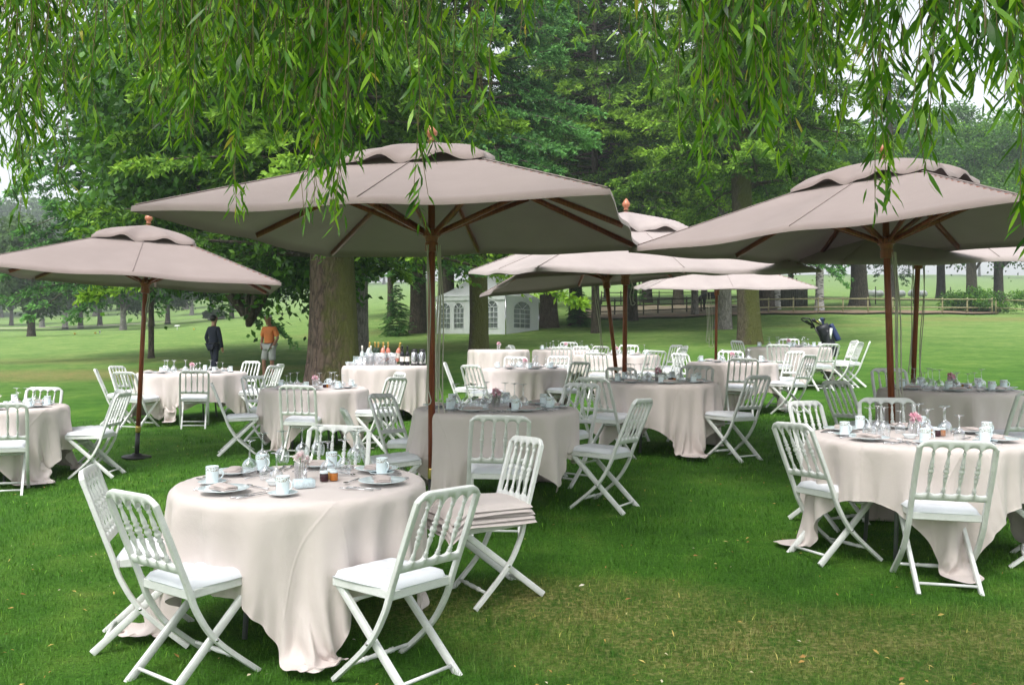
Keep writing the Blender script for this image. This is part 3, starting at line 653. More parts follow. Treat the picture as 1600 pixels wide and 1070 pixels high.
# the 300 leaves that show largest (nearest strand tips) are separate parts
vis = (X >= 0) & (P[:, 2] + BW[2] < zat(60, P[:, 1] + BW[1]))
score = np.where(vis, L / np.maximum(P[:, 1] + BW[1], .5) * rs.uniform(.8, 1.2, len(P)) + (P[:, 2] < (3.1 - BW[2])) * .004, 0)
top = np.argsort(-score)[:300]; rest = np.ones(len(P), bool); rest[top] = False
V, F, tt = willow_leaves(P[rest], D[rest], L[rest], T[rest], rs)
o = link('foliage', np_mesh('willow_foliage', V, F, M['willow'], False, tt), wl); o['kind'] = 'stuff'
o = twig.build('hanging_twigs', M['twig'], wl); o['kind'] = 'stuff'
V, F, tt = willow_leaves(np.zeros((24, 3)), np.tile([[0, 0, -1.0]], (24, 1)), np.full(24, .1), rs.uniform(.2, .9, 24), rs)
LM = []
for i in range(24): LM.append(np_mesh('willow_leaf', V[i], [np.array([[0, 1, 2], [3, 5, 4]]), np.array([[1, 3, 4, 2]])], M['willow'], False, [tt[i]] * 3))
for j, i in enumerate(top):
    q = Vector((0, 0, -1)).rotation_difference(Vector(D[i])); e = (q @ Matrix.Rotation(rs.uniform(0, 6.28), 3, 'Z').to_quaternion()).to_euler()
    lf = link('leaf', LM[j % 24], wl, tuple(P[i]), e); s = float(L[i] / .1); lf.scale = (s, s, s)

# ------------------------------------------------------------------ grass blades of the near lawn
def grass():
    rs = np.random.RandomState(9); out = []
    for (y0, y1, per) in ((2.6, 4.6, 5200), (4.6, 6.4, 3000), (6.4, 9.5, 1300), (9.5, 14, 480)):
        area = (y1 - y0) * 1.56 * (y0 + y1) / 2; n = int(area * per)
        y = rs.uniform(y0, y1, n); x = rs.uniform(-.78, .78, n) * y
        out.append(np.stack([x, y, np.full(n, (y0 + y1) / 2)], 1))
    A = np.concatenate(out); n = len(A); x, y = A[:, 0], A[:, 1]; z = gz(x, y)
    z = z + .012 * np.sin(x * 1.7 + y * .6) * np.cos(y * 1.3)
    clump = .50 + .62 * (np.sin(x * 5.3 + 1.7 * np.sin(y * 3.1)) * np.sin(y * 6.1 + 1.3 * np.sin(x * 4.2)) * .5 + .5)
    h = rs.uniform(.022, .052, n) * clump * (1 + (y > 6) * .25); az = rs.uniform(0, 6.28, n) ; lean = rs.uniform(.15, 1.0, n); w = rs.uniform(.0016, .003, n) * (1 + np.clip(y - 4, 0, 8) * .22)
    cx, sx = np.cos(az), np.sin(az); az2 = az + PI / 2 + rs.normal(0, .4, n); s2 = np.stack([np.cos(az2), np.sin(az2), np.zeros(n)], 1) * (w / 2)[:, None]
    B = np.stack([x, y, z - .004], 1); l = np.stack([cx, sx, np.zeros(n)], 1)
    mid = B + l * (h * lean * .35)[:, None] + np.array([0, 0, 1]) * (h * .6)[:, None]; tip = B + l * (h * lean)[:, None] + np.array([0, 0, 1]) * (h * (1.05 - .35 * lean))[:, None]
    V = np.stack([B - s2, B + s2, mid + s2 * .8, mid - s2 * .8, tip], 1); i = np.arange(n)[:, None] * 5
    t = np.clip(rs.beta(2, 3, n), 0, .9); t[rs.rand(n) < .012] = 1
    o = link('lawn_grass', np_mesh('lawn_grass', V, [i + np.array([0, 1, 2, 3]), i + np.array([3, 2, 4])], M['blade'], False, np.concatenate([t, t])))
    tag(o, 'short green lawn grass with dry straw patches under the tables', 'grass', kind='stuff')
grass()
# fallen willow leaves and petals scattered on the lawn
def litter():
    rs = np.random.RandomState(4); n = 420; y = 3.5 + 8 * rs.uniform(0, 1, n) ** 1.5; x = rs.uniform(-.64, .64, n) * y; z = gz(x, y) + .03 + .012 * np.sin(x * 1.7 + y * .6) * np.cos(y * 1.3)
    P = np.stack([x, y, z], 1); D = unit(np.stack([rs.normal(0, 1, n), rs.normal(0, 1, n), rs.normal(0, .25, n)], 1)); L = rs.uniform(.014, .042, n)
    side = unit(np.cross(D, np.array([0, 0, 1.0]) + rs.normal(0, .35, (n, 3)))); W = (L * rs.uniform(.22, .42, n))[:, None]; L = L[:, None]; up = np.array([0, 0, 1.0])
    V = np.stack([P, P + D * L * .4 + side * W * .5 + up * .004, P + D * L + up * .002, P + D * L * .4 - side * W * .5 + up * .004], 1); i = np.arange(n)[:, None] * 4
    m, nn_, b = newmat('fallen_leaf'); at = N(nn_, 'ShaderNodeAttribute', attribute_name='tint')
    nn_.links.new(ramp(nn_, at.outputs['Fac'], [(0, (.30, .13, .04)), (.4, (.45, .30, .07)), (.75, (.50, .42, .12)), (1, (.75, .72, .62))]), b.inputs['Base Color']); b.inputs['Roughness'].default_value = .7
    t = rs.uniform(0, 1, n)
    o = link('fallen_leaves', np_mesh('fallen_leaves', V, np.concatenate([i + np.array([0, 1, 2]), i + np.array([0, 2, 3])]), m, False, np.concatenate([t, t])))
    tag(o, 'yellow and brown fallen leaves and pale petals scattered over the lawn', 'fallen leaves', kind='stuff')
litter()
# ------------------------------------------------------------------ parasols
HS = 1.5            # half side of the square canopy
RISE = .63
def canopy_mesh(mat, seed=0):
    rs = np.random.RandomState(seed); V = []; F = []; n = 24
    # eight gores between centre and the ribs; slack cloth sags between ribs
    idx = {}
    def P(u, v):
        r = max(abs(u), abs(v)); z = RISE * (1 - r)
        a = math.atan2(v, u); k = math.sin(a * 4) ** 2        # 0 on ribs (multiples of 45 deg)
        z -= .034 * k * r * (1 - .35 * r)
        z += .004 * math.sin(9 * u + seed) * math.sin(7 * v) * k
        s_ = 1 - .014 * k * r ** 3                             # edge pulled in between ribs
        return (u * HS * s_, v * HS * s_, z)
    g = np.linspace(-1, 1, 2 * n + 1)
    for i, u in enumerate(g):
        for j, v in enumerate(g): idx[i, j] = len(V); V.append(P(u, v))
    m = 2 * n
    for i in range(m):
        for j in range(m): F.append((idx[i, j], idx[i + 1, j], idx[i + 1, j + 1], idx[i, j + 1]))
    # hem turned down round the edge
    ring = [(i, 0) for i in range(m)] + [(m, j) for j in range(m)] + [(i, m) for i in range(m, 0, -1)] + [(0, j) for j in range(m, 0, -1)]
    b = len(V)
    for (i, j) in ring: x, y, z = V[idx[i, j]]; V.append((x * 1.003, y * 1.003, z - .035))
    L = len(ring)
    for k in range(L): F.append((idx[ring[k]], b + k, b + (k + 1) % L, idx[ring[(k + 1) % L]]))
    return np_mesh('canopy', V, np.array(F), mat, True)
def seam_mesh(mat):
    mb = MB()
    for k in range(8):
        a = k * PI / 4; e = np.array([math.cos(a), math.sin(a)]); e = e / max(abs(e))
        mb.tube([(e[0] * HS * t, e[1] * HS * t, RISE * (1 - t) + .004) for t in np.linspace(.3, .99, 8)], .0045, 4, up=(0, 0, 1))
    return mb.mesh('seams', mat, True)
def vent_mesh(mat, seed=1):
    V = []; F = []; n = 16; m = 2 * n; g = np.linspace(-1, 1, m + 1); h = .54
    for i, u in enumerate(g):
        for j, v in enumerate(g):
            r = max(abs(u), abs(v)); a = math.atan2(v, u); k = math.sin(a * 4) ** 2
            z = RISE * (1 - r * h / HS) + .030 + .11 * (r - r ** 5 * .75) * (.7 + .3 * k) + .030 * k * r ** 4
            if r > .8: z -= .022 * (r - .8) / .2 * (1 - k)
            z += (.012 * math.sin(a * 16 + seed) + .008 * math.sin(a * 9 + seed * 2)) * r ** 3
            V.append((u * h, v * h, z))
    for i in range(m):
        for j in range(m): a = i * (m + 1) + j; F.append((a, a + m + 1, a + m + 2, a + 1))
    b = len(V); ring = [(i, 0) for i in range(m)] + [(m, j) for j in range(m)] + [(i, m) for i in range(m, 0, -1)] + [(0, j) for j in range(m, 0, -1)]; L = len(ring)
    for (i, j) in ring: x, y, z = V[i * (m + 1) + j]; V.append((x * 1.005, y * 1.005, z - .028))
    for k in range(L): p, q = ring[k], ring[(k + 1) % L]; F.append((p[0] * (m + 1) + p[1], b + k, b + (k + 1) % L, q[0] * (m + 1) + q[1]))
    return np_mesh('vent_cap', V, np.array(F), mat, True)
UM = {}
for key in ('canvas', 'canvas_light'):
    UM[key] = (canopy_mesh(M[key]), seam_mesh(M[key]), vent_mesh(M[key]))
def rib_dir(k):
    a = k * PI / 4; e = np.array([math.cos(a), math.sin(a)]); return e / max(abs(e))
RIB, STR = [], []
SQ = [(.8, .5), (-.8, .5), (-.8, -.5), (.8, -.5)]
for k in range(8):
    e = rib_dir(k); f = lambda t, dz=0.0: (e[0] * HS * t, e[1] * HS * t, RISE * (1 - t) - .028 + dz)
    mb = MB(); mb.tube([f(.03), f(.97)], .020, sec=[(1, .6), (-1, .6), (-1, -.6), (1, -.6)], up=(0, 0, 1)); RIB.append(mb.mesh('rib', M['wood']))
    mb = MB(); L = math.hypot(*e); t0 = .045 / (HS * L); mb.tube([(e[0] * HS * t0, e[1] * HS * t0, -.03), f(.50 / L ** .5, -.02)], .018, sec=[(1, .55), (-1, .55), (-1, -.55), (1, -.55)], up=(0, 0, 1)); STR.append(mb.mesh('strut', M['wood']))
mb = MB(); mb.lathe([(0.0, .0), (.035, .0), (.022, .015), (.026, .03), (.043, .05), (.046, .068), (.036, .09), (.016, .118), (0.0, .135)], 14); FIN = mb.mesh('finial', M['finial'], True)
mb = MB(); mb.lathe([(.026, -.17), (.05, -.165), (.052, -.10), (.046, -.095), (.055, -.06), (.07, -.05), (.072, -.005), (.05, .0), (.026, .01)], 16); HUB = autosmooth(mb.mesh('hub', M['wood'])); mb = MB(); mb.lathe([(.026, RISE - .11), (.06, RISE - .10), (.06, RISE - .05), (.026, RISE - .04)], 16); HUB2 = autosmooth(mb.mesh('crown_hub', M['wood']))
def parasol(label, hub, rz, lean=(0, 0), mat='canvas', drop=None, ropes=(), base=False, group=None):
    """hub = world position of the rim plane's centre; lean tips the pole's top towards +x / +y"""
    hx, hy, hz = hub
    R = Euler((-lean[1], lean[0], 0)).to_matrix()
    gzv = g1(hx, hy); h = hz - gzv
    for _ in range(4):
        b = Vector(hub) - R @ Vector((0, 0, h)); gzv = g1(b.x, b.y); h -= (gzv - b.z) ; b = Vector(hub) - R @ Vector((0, 0, h))
    o = empty('parasol', b, (-lean[1], lean[0], 0)); tag(o, label, 'parasol', group)
    c, s, v = UM[mat]
    Z = (0, 0, h)
    ca = link('canopy', c, o, Z, (0, 0, rz)); link('seams', s, ca); link('vent_cap', v, o, Z, (0, 0, rz))
    for k in range(8): link('rib', RIB[k], o, Z, (0, 0, rz)); link('strut', STR[k], o, (0, 0, h), (0, 0, rz))
    link('hub', HUB, o, Z, (0, 0, rz)); link('crown_hub', HUB2, o, Z, (0, 0, rz)); link('finial', FIN, o, (0, 0, h + RISE + .045))
    mb = MB(); mb.lathe([(.027, .36), (.027, h + RISE + .03)], 16); mb.build('pole', M['wood'], o, True)
    mb = MB(); mb.lathe([(.0285, .30), (.030, .31), (.030, .37), (.0285, .38)], 16); mb.build('brass_ring', M['brass'], o, True)
    mb = MB(); mb.lathe([(.026, -.02), (.026, .31)], 14); mb.build('ground_socket', M['black'], o, True)
    if base:
        mb = MB(); mb.lathe([(.0, .0), (.17, .0), (.17, .012), (.155, .022), (.06, .03), (.05, .05), (.0, .05)], 24); mb.build('base_plate', M['black'], o, False)
    for rp in ropes:
        mb = MB(); mb.tube([Vector(p) + Vector(Z) for p in rp], .0055, 5, cap=False); mb.build('rope', M['rope'], o, True)
    return o
def hangrope(ang, drop, spread=.07, off=.06, twist=.03):
    ca, sa = math.cos(ang), math.sin(ang); P = []
    for t in np.linspace(0, 1, 16):
        P.append((ca * (off + .01 * math.sin(t * 7)) - sa * spread * (1 - t) * .3, sa * off, -.12 - drop * t))
    for t in np.linspace(0, 1, 5)[1:]:
        a = t * PI; P.append((ca * off + spread * (1 - math.cos(a)) * .28, sa * off + .01, -.12 - drop - .03 * math.sin(a)))
    for t in np.linspace(1, 0, 16)[1:]:
        P.append((ca * off + spread * .56 * t + twist * math.sin(t * 5) * .6, sa * off + .015, -.12 - drop * t))
    return P
parasol('large taupe square parasol in the middle foreground, seen from below, over the foremost tables', (-.614, 6.55, CAMZ + .845), -.208, (0, 0), ropes=[hangrope(-2.2, 1.18, .06), hangrope(-.5, 1.30, .10), hangrope(-.9, 1.15, .08)])
parasol('large taupe square parasol at the right, its wooden pole behind the right front table', (3.106, 7.12, CAMZ + .85), -.854, (-.033, 0), ropes=[hangrope(-1.2, 1.2, .07), hangrope(-.3, 1.28, .10)])
parasol('taupe square parasol at the far left edge with a black socket and round base plate', (-4.42, 10.35, CAMZ + .735), .319, (.052, 0), base=True, ropes=[hangrope(-.4, .35, .03, .035)])
parasol('pale parasol on an upright pole, its finial showing right of the middle parasol', (1.29, 9.75, CAMZ + .80), .26, (0, -.07), 'canvas_light', ropes=[hangrope(-.3, .25, .1)])
parasol('parasol on a leaning pole whose canopy dips to the left under the pale one', (1.245, 11.4, CAMZ + .86), .17, (-.11, 0), 'canvas', ropes=[hangrope(3.6, .9, .09, .2)])
parasol('small far pinkish parasol in front of the paddock fence, ropes hanging by its pole', (4.06, 17, CAMZ + 1.06), -.04, (0, -.06), 'canvas_light', ropes=[hangrope(3.3, 1.05, .16, .14), hangrope(3.3, .95, .1, .2)])
parasol('pale parasol at the right edge, behind the large right one', (4.50, 9.5, CAMZ + .96), .04, (-.02, -.125), 'canvas_light', ropes=[hangrope(3.4, 1.2, .08), hangrope(-.4, 1.25, .06)])

# ------------------------------------------------------------------ the folding chair
B0 = np.array([0, -.19, .455]); UD = np.array([0, -.335, .942]); ND = np.array([0, .942, .335])
def bp(x, s, t=0.0): return tuple(B0 + np.array([x, 0, 0]) + UD * s + ND * t)
def rail_mesh(name, xs, lo, hi, th, mat):
    V, F = [], []; n = len(xs)
    for x in xs:
        a, b = lo(x), hi(x); m = min(.006, (b - a) * .3)
        V += [bp(x, a, -th / 2 + .004), bp(x, a + m, -th / 2), bp(x, b - m, -th / 2), bp(x, b, -th / 2 + .004), bp(x, b, th / 2 - .004), bp(x, b - m, th / 2), bp(x, a + m, th / 2), bp(x, a, th / 2 - .004)]
    for i in range(n - 1):
        for k in range(8): F.append((i * 8 + k, i * 8 + (k + 1) % 8, i * 8 + 8 + (k + 1) % 8, i * 8 + 8 + k))
    F.append(tuple(range(8))[::-1]); F.append(tuple((n - 1) * 8 + k for k in range(8)))
    mb = MB(); mb.add(V, F); return autosmooth(mb.mesh(name, mat), 40)
def arch(x): 
    d = (x + .2) % .08 - .04; return math.sqrt(max(0, 1 - (d / .0405) ** 2))
XS = np.linspace(-.19, .19, 77)
def toprail_hi(x):
    a = abs(x); return .452 - (max(0, a - .13) / .085) ** 2.4 * .055
CH = {}
CH['top'] = rail_mesh('top_rail', np.linspace(-.205, .205, 83), lambda x: min(.372 + .044 * arch(x) if abs(x) < .2 else .365, toprail_hi(x) - .012), toprail_hi, .026, M['chair'])
CH['low'] = rail_mesh('lower_rail', XS, lambda x: .078, lambda x: .142 - .030 * arch(x) * (abs(x) < .2), .024, M['chair'])
SECR = [(1, .62), (.8, .82), (-.8, .82), (-1, .62), (-1, -.62), (-.8, -.82), (.8, -.82), (1, -.62)]
def smoothpath(pts, n=18):
    pts = [Vector(p) for p in pts]; out = []
    for i in range(len(pts) - 1):
        p0 = pts[max(i - 1, 0)]; p1 = pts[i]; p2 = pts[i + 1]; p3 = pts[min(i + 2, len(pts) - 1)]
        for k in range(n // (len(pts) - 1) + 1):
            t = k / (n // (len(pts) - 1) + 1)
            out.append(.5 * ((2 * p1) + (p2 - p0) * t + (2 * p0 - 5 * p1 + 4 * p2 - p3) * t * t + (3 * p1 - p0 - 3 * p2 + p3) * t ** 3))
    out.append(pts[-1]); return out
for nm, sx in (('legL', -1), ('legR', 1)):
    x = .199 * sx
    p = smoothpath([(x - .004 * sx, *bp(0, .410)[1:]), (x, *bp(0, .25)[1:]), (x, *bp(0, .02)[1:]), (x, -.150, .34), (x, -.055, .19), (x, .150, 0.0)], 26)
    mb = MB(); mb.tube(p, .0190, sec=[(b * .92, a * .62) for a, b in SECR], up=(1, 0, 0)); CH[nm] = autosmooth(mb.mesh('curved_leg', M['chair']), 50)
    x = .166 * sx
    mb = MB(); mb.tube([(x, .185, .425), (x, -.05, .213), (x, -.285, 0.0)], .0185, sec=[(b * .75, a * .95) for a, b in SECR], up=(1, 0, 0)); CH['s' + nm] = autosmooth(mb.mesh('straight_leg', M['chair']), 50)
Mrot = Matrix(((1, 0, 0), (0, ND[1], UD[1]), (0, ND[2], UD[2])))
SPK = .86
sp = [(.007, 0), (.0135, .006), (.008, .014), (.0115, .022), (.0075, .030), (.007, .05), (.0105, .082), (.0125, .098), (.0085, .112), (.0155, .122), (.0075, .132), (.0155, .148), (.0155, .162), (.0075, .178), (.0155, .188), (.0085, .198), (.0125, .212), (.0105, .228), (.007, .262), (.0075, .276), (.0115, .284), (.008, .290), (.007, .302)]
sp = [(r_, z_ * SPK) for r_, z_ in sp]
mb = MB(); mb.lathe(sp, 8, bp(0, .128), Mrot, cap=False); CH['spindle'] = mb.mesh('spindle', M['chair'], True)
mb = MB()
for (c, d) in (((0, .185, .425), (.372, .024, .042)), ((0, -.172, .425), (.372, .024, .042)), ((.1745, .006, .4255), (.024, .334, .041)), ((-.1745, .006, .4255), (.024, .334, .041)), ((0, .006, .436), (.33, .33, .012))): mb.box(c, d, b=.004)
CH['seat'] = autosmooth(mb.mesh('seat_frame', M['chair']))
def cushion_mesh():
    n = 20; g = np.linspace(-1, 1, n + 1); V, F = [], []
    def pt(u, v, top):
        w = .193 if v > 0 else .193 + .012 * v; k = (abs(u) ** 6 + abs(v) ** 6) ** (1 / 6.0) if (u or v) else 0
        uu = u * (1 - .09 * max(0, abs(v) - .7)); x = uu * w; y = .008 + v * .192 * (1 - .09 * max(0, abs(u) - .7))
        e = max(abs(u), abs(v)); ed = max(0, 1 - e ** 7)
        z = .448 + (.036 * ed ** .5 + .006 * (1 - u * u) * (1 - v * v) if top else -.004 * ed)
        if top:
            for a in (-.5, 0, .5):
                for b in (-.5, 0, .5): z -= .011 * math.exp(-((u - a) ** 2 + (v - b) ** 2) / .010)
            z -= .003 * (math.cos(u * 2 * PI) ** 8 + math.cos(v * 2 * PI) ** 8) * ed
        else: z = .443
        return (x, y, z)
    for tp in (1, 0):
        for u in g:
            for v in g: V.append(pt(u, v, tp))
    m = n + 1; o = m * m
    for i in range(n):
        for j in range(n):
            a = i * m + j; F.append((a, a + m, a + m + 1, a + 1)); F.append((o + a, o + a + 1, o + a + m + 1, o + a + m))
    ring = [i * m for i in range(n)] + [n * m + j for j in range(n)] + [i * m + n for i in range(n, 0, -1)] + [j for j in range(n, 0, -1)]
    for k in range(len(ring)): p, q = ring[k], ring[(k + 1) % len(ring)]; F.append((p, o + p, o + q, q))
    return np_mesh('cushion', V, np.array(F), M['cushion'], True)
CH['cushion'] = cushion_mesh()
mb = MB(); mb.tube([(-.152, -.235, .055), (.152, -.235, .055)], .0085, 8); CH['bar'] = mb.mesh('stretcher', M['chair'], True)
mb = MB(); mb.lathe([(.009, -.187), (.009, -.10), (.014, -.094), (.009, -.085), (.014, -.075), (.010, -.065), (.012, -.03), (.0135, 0), (.012, .03), (.010, .065), (.014, .075), (.009, .085), (.014, .094), (.009, .10), (.009, .187)], 8, (0, .075, .075), Matrix.Rotation(PI / 2, 3, 'Y'), cap=False); CH['tbar'] = mb.mesh('turned_stretcher', M['chair'], True)
mb = MB(); mb.tube([(-.152, .1, .35), (.152, .1, .35)], .009, 8); CH['ubar'] = mb.mesh('stretcher', M['chair'], True)
mb = MB(); mb.lathe([(0, -.006), (.008, -.005), (.009, 0), (.008, .005), (0, .006)], 8, (0, -.066, .203), Matrix.Rotation(PI / 2, 3, 'Y')); CH['bolt'] = mb.mesh('pivot_bolt', M['steel'], True)
def chair_proto():
    o = empty('folding_chair', (0, 0, 0))
    link('top_rail', CH['top'], o); link('lower_rail', CH['low'], o); link('seat_frame', CH['seat'], o); link('cushion', CH['cushion'], o)
    link('curved_leg', CH['legL'], o); link('curved_leg', CH['legR'], o); link('straight_leg', CH['slegL'], o); link('straight_leg', CH['slegR'], o)
    for x in (-.12, -.04, .04, .12): link('spindle', CH['spindle'], o, (x, 0, 0))
    link('pivot_bolt', CH['bolt'], o, (.209, 0, 0)); link('pivot_bolt', CH['bolt'], o, (-.209, 0, 0))
    link('stretcher', CH['bar'], o); link('turned_stretcher', CH['tbar'], o); link('stretcher', CH['ubar'], o)
    return o
PROTO = [remember(chair_proto())]; used = [False]
seen_labels = {}
def uniq(lab, extras): return lab
def place_chair(x, y, yaw, label, tilt=0):
    """yaw: world heading (radians) of the sitter's view"""
    o = PROTO[0] if not used[0] else copy_tree(PROTO[0]); used[0] = True
    # feet on the ground: fit height and slope over the footprint
    c, s = math.cos(yaw), math.sin(yaw); f = .22
    zf = g1(x + c * f, y + s * f); zb = g1(x - c * f, y - s * f); zl = g1(x - s * .18, y + c * .18); zr = g1(x + s * .18, y - c * .18)
    o.location = (x, y, (zf + zb) / 2 - .004); o.rotation_euler = Euler((math.atan2(zf - zb, 2 * f), math.atan2(zl - zr, .36), 0)).to_matrix().to_euler()
    o.rotation_euler = (Matrix.Rotation(yaw - PI / 2, 3, 'Z') @ Euler((math.atan2(zf - zb, 2 * f), -math.atan2(zr - zl, .36) * -1, 0)).to_matrix()).to_euler()
    tag(o, label, 'chair', 'white folding chairs round the tables'); return o
SIDE = ['right', 'far right', 'far', 'far left', 'left', 'near left', 'near', 'near right']
def side(phi): return SIDE[int(((phi + 22.5) % 360) // 45)]

# ------------------------------------------------------------------ table ware meshes
mb = MB(); mb.lathe([(0, .004), (.034, .004), (.036, 0), (.04, .0), (.042, .006), (.075, .012), (.118, .020), (.122, .022), (.12, .024), (.08, .016), (.04, .010), (0, .009)], 32); PLATE = mb.mesh('plate', M['china'], True)
mb = MB(); mb.lathe([(0, .003), (.03, .003), (.032, 0), (.036, .002), (.068, .013), (.071, .015), (.067, .016), (.034, .007), (0, .006)], 28); SAUCER = mb.mesh('saucer', M['china'], True)
mb = MB(); mb.lathe([(0, .0), (.026, .0), (.030, .003), (.0315, .012), (.0325, .062)], 24, cap=False); mb.lathe([(.0325, .082), (.033, .086), (.0315, .087), (.0300, .084), (.029, .012), (.020, .008), (0, .008)], 24, cap=False); MUG = mb.mesh('mug_body', M['china'], True)
mb = MB(); mb.lathe([(.0325, .062), (.0327, .082)], 24, cap=False); BAND = mb.mesh('gilt_band', M['band'], True)
mb = MB(); mb.tube([(.030 + .024 * math.sin(a), 0, .045 + .024 * math.cos(a)) for a in np.linspace(.25, PI - .25, 9)], .0038, 6, up=(0, 1, 0)); HAND = mb.mesh('handle', M['china'], True)
mb = MB(); mb.lathe([(.0335, 0), (.040, .018), (.043, .04), (.040, .062), (.028, .082), (.010, .094), (.0045, .104), (.0038, .15), (.0045, .182), (.012, .188), (.033, .192), (.034, .1935), (.012, .194), (0, .1945)], 20, cap=False); GLASS = mb.mesh('wine_glass', M['glass'], True)
mb = MB(); mb.lathe([(.027, 0), (.033, .02), (.034, .035), (.031, .052), (.018, .066), (.008, .074), (.0042, .085), (.0036, .12), (.0045, .146), (.012, .151), (.029, .154), (.030, .1555), (0, .1565)], 18, cap=False); GLASS2 = mb.mesh('wine_glass', M['glass'], True)
def cut(kind):
    mb = MB()
    if kind == 'knife': mb.tube([(0, -.10, .003), (0, .0, .004)], .0055, sec=[(.5, 1), (-.5, 1), (-.5, -1), (.5, -1)], up=(0, 0, 1)); mb.add([(-.004, 0, .003), (.004, 0, .003), (.008, .03, .003), (.007, .09, .003), (0, .115, .003), (-.004, .09, .003), (-.004, 0, .005), (.004, 0, .005), (.008, .03, .0045), (.007, .09, .0045), (0, .115, .004), (-.004, .09, .0045)], [(0, 5, 4, 3, 2, 1), (6, 7, 8, 9, 10, 11), (1, 2, 8, 7), (2, 3, 9, 8), (3, 4, 10, 9), (5, 0, 6, 11), (4, 5, 11, 10)])
    elif kind == 'spoon': mb.tube([(0, -.09, .004), (0, -.02, .005), (0, .045, .006)], [.005, .0035, .003], sec=[(.5, 1), (-.5, 1), (-.5, -1), (.5, -1)], up=(0, 0, 1)); mb.lathe([(0, -.4), (.6, -.32), (.95, -.1), (1, 0), (.93, -.02), (.55, -.22), (0, -.3)], 14); mb.v[-1] = mb.v[-1] * np.array([.0135, .021, .014]) + np.array([0, .065, .009])
    else:
        mb.tube([(0, -.09, .003), (0, -.01, .005), (0, .035, .006)], [.005, .0035, .004], sec=[(.5, 1), (-.5, 1), (-.5, -1), (.5, -1)], up=(0, 0, 1)); mb.box((0, .042, .006), (.020, .014, .0015))
        for x in (-.0085, -.0028, .0028, .0085): mb.box((x, .070, .007), (.0027, .044, .0015))
    return mb.mesh(kind, M['steel'], kind == 'spoon')
KNIFE, SPOON, FORK = cut('knife'), cut('spoon'), cut('fork')
def napkin_mesh(seed):
    rs = np.random.RandomState(seed); mb = MB(); n = 12
    for L, (w, d, z0, rz) in enumerate(((.150, .082, .018, .0), (.146, .078, .026, .05), (.140, .074, .034, -.04))):
        V, F = [], []; g = np.linspace(-1, 1, n + 1); 
        for tp in (1, 0):
            for u in g:
                for v in np.linspace(-1, 1, 6):
                    e = max(abs(u), abs(v)); z = z0 + (.0055 * (1 - e ** 5) ** .5 + .0035 * math.sin(u * 3 + seed + L) * math.cos(v * 2) if tp else -.004 + .0035 * math.sin(u * 3 + seed + L) * math.cos(v * 2))
                    x = u * w * .5 * (1 - .10 * (v > .8)); y = v * d * .5 + .007 * math.sin(u * 2.4 + L + seed); cr, sr = math.cos(rz), math.sin(rz); V.append((x * cr - y * sr, x * sr + y * cr, z - .010 * u * u * .4 + .002))
        m = 6; o = (n + 1) * m
        for i in range(n):
            for j in range(5): a = i * m + j; F += [(a, a + m, a + m + 1, a + 1), (o + a, o + a + 1, o + a + m + 1, o + a + m)]
        ring = [i * m for i in range(n)] + [n * m + j for j in range(5)] + [i * m + 5 for i in range(n, 0, -1)] + [j for j in range(5, 0, -1)]
        for k in range(len(ring)): p, q = ring[k], ring[(k + 1) % len(ring)]; F.append((p, o + p, o + q, q))
        mb.add(V, F)
    return mb.mesh('napkin', M['napkin'], True)
NAP = [napkin_mesh(i) for i in range(4)]
mb = MB(); mb.lathe([(0, 0), (.030, 0), (.032, .004), (.036, .095), (.037, .097), (.034, .095), (.030, .008), (0, .008)], 18, cap=False); TUMBLER = mb.mesh('glass_vase', M['glass'], True)
def petals(seed, cols, n=46, r=.038):
    rs = np.random.RandomState(seed); d = unit(rs.normal(0, 1, (n, 3)) + np.array([0, 0, .7])); P = d * r * .25
    m, nn_, b = newmat('flower_petals'); at = N(nn_, 'ShaderNodeAttribute', attribute_name='tint'); nn_.links.new(ramp(nn_, at.outputs['Fac'], cols), b.inputs['Base Color']); b.inputs['Roughness'].default_value = .6
    return leaf_mesh('blossom', P, d, r * rs.uniform(.7, 1.1, n), r * .8, m, rs.uniform(0, 1, n), rs)
BLOOM = [petals(1, [(0, (.72, .25, .38)), (.6, (.85, .50, .60)), (1, (.9, .82, .82))]), petals(2, [(0, (.86, .60, .66)), (.5, (.88, .8, .8)), (1, (.9, .9, .86))])]
mb = MB(); mb.lathe([(0, 0), (.021, 0), (.023, .003), (.023, .036), (.019, .040), (.019, .043)], 16, cap=False); JAR = mb.mesh('jar_body', None, True)
mb = MB(); mb.lathe([(.0215, .041), (.022, .043), (.022, .053), (.020, .055), (0, .055)], 16); LID = mb.mesh('lid', M['china'], True)
JAM = [simple('dark_jam', (.035, .008, .012), .15), simple('amber_marmalade', (.42, .14, .02), .15), simple('honey', (.50, .28, .05), .15)]
JARS = []
for j in JAM: m_ = JAR.copy(); m_.materials.append(j); JARS.append(m_)
mb = MB(); mb.lathe([(0, .0), (.03, .0), (.034, .006), (.045, .022), (.046, .024), (.043, .023), (.03, .008), (0, .007)], 20); DISH = mb.mesh('butter_dish', M['china'], True)
mb = MB(); mb.box((0, 0, .009), (.045, .03, .014), b=.003); BUTTER = mb.mesh('butter', simple('butter', (.75, .60, .22), .5), False)
mb = MB(); mb.box((0, 0, .02), (.10, .07, .04), b=.004); CARD = mb.mesh('card_box', simple('blue_white_card', (.62, .74, .80), .5, var=.2, scale=60), False)
STEMM = simple('flower_stem', (.06, .16, .03), .6)
mb = MB(); [mb.tube([(x, y, .01), (x * .2, y * .2, .11)], .0018, 5) for x, y in ((.015, .01), (-.014, .008), (.0, -.016))]; STEMS = mb.mesh('stems', STEMM, True)

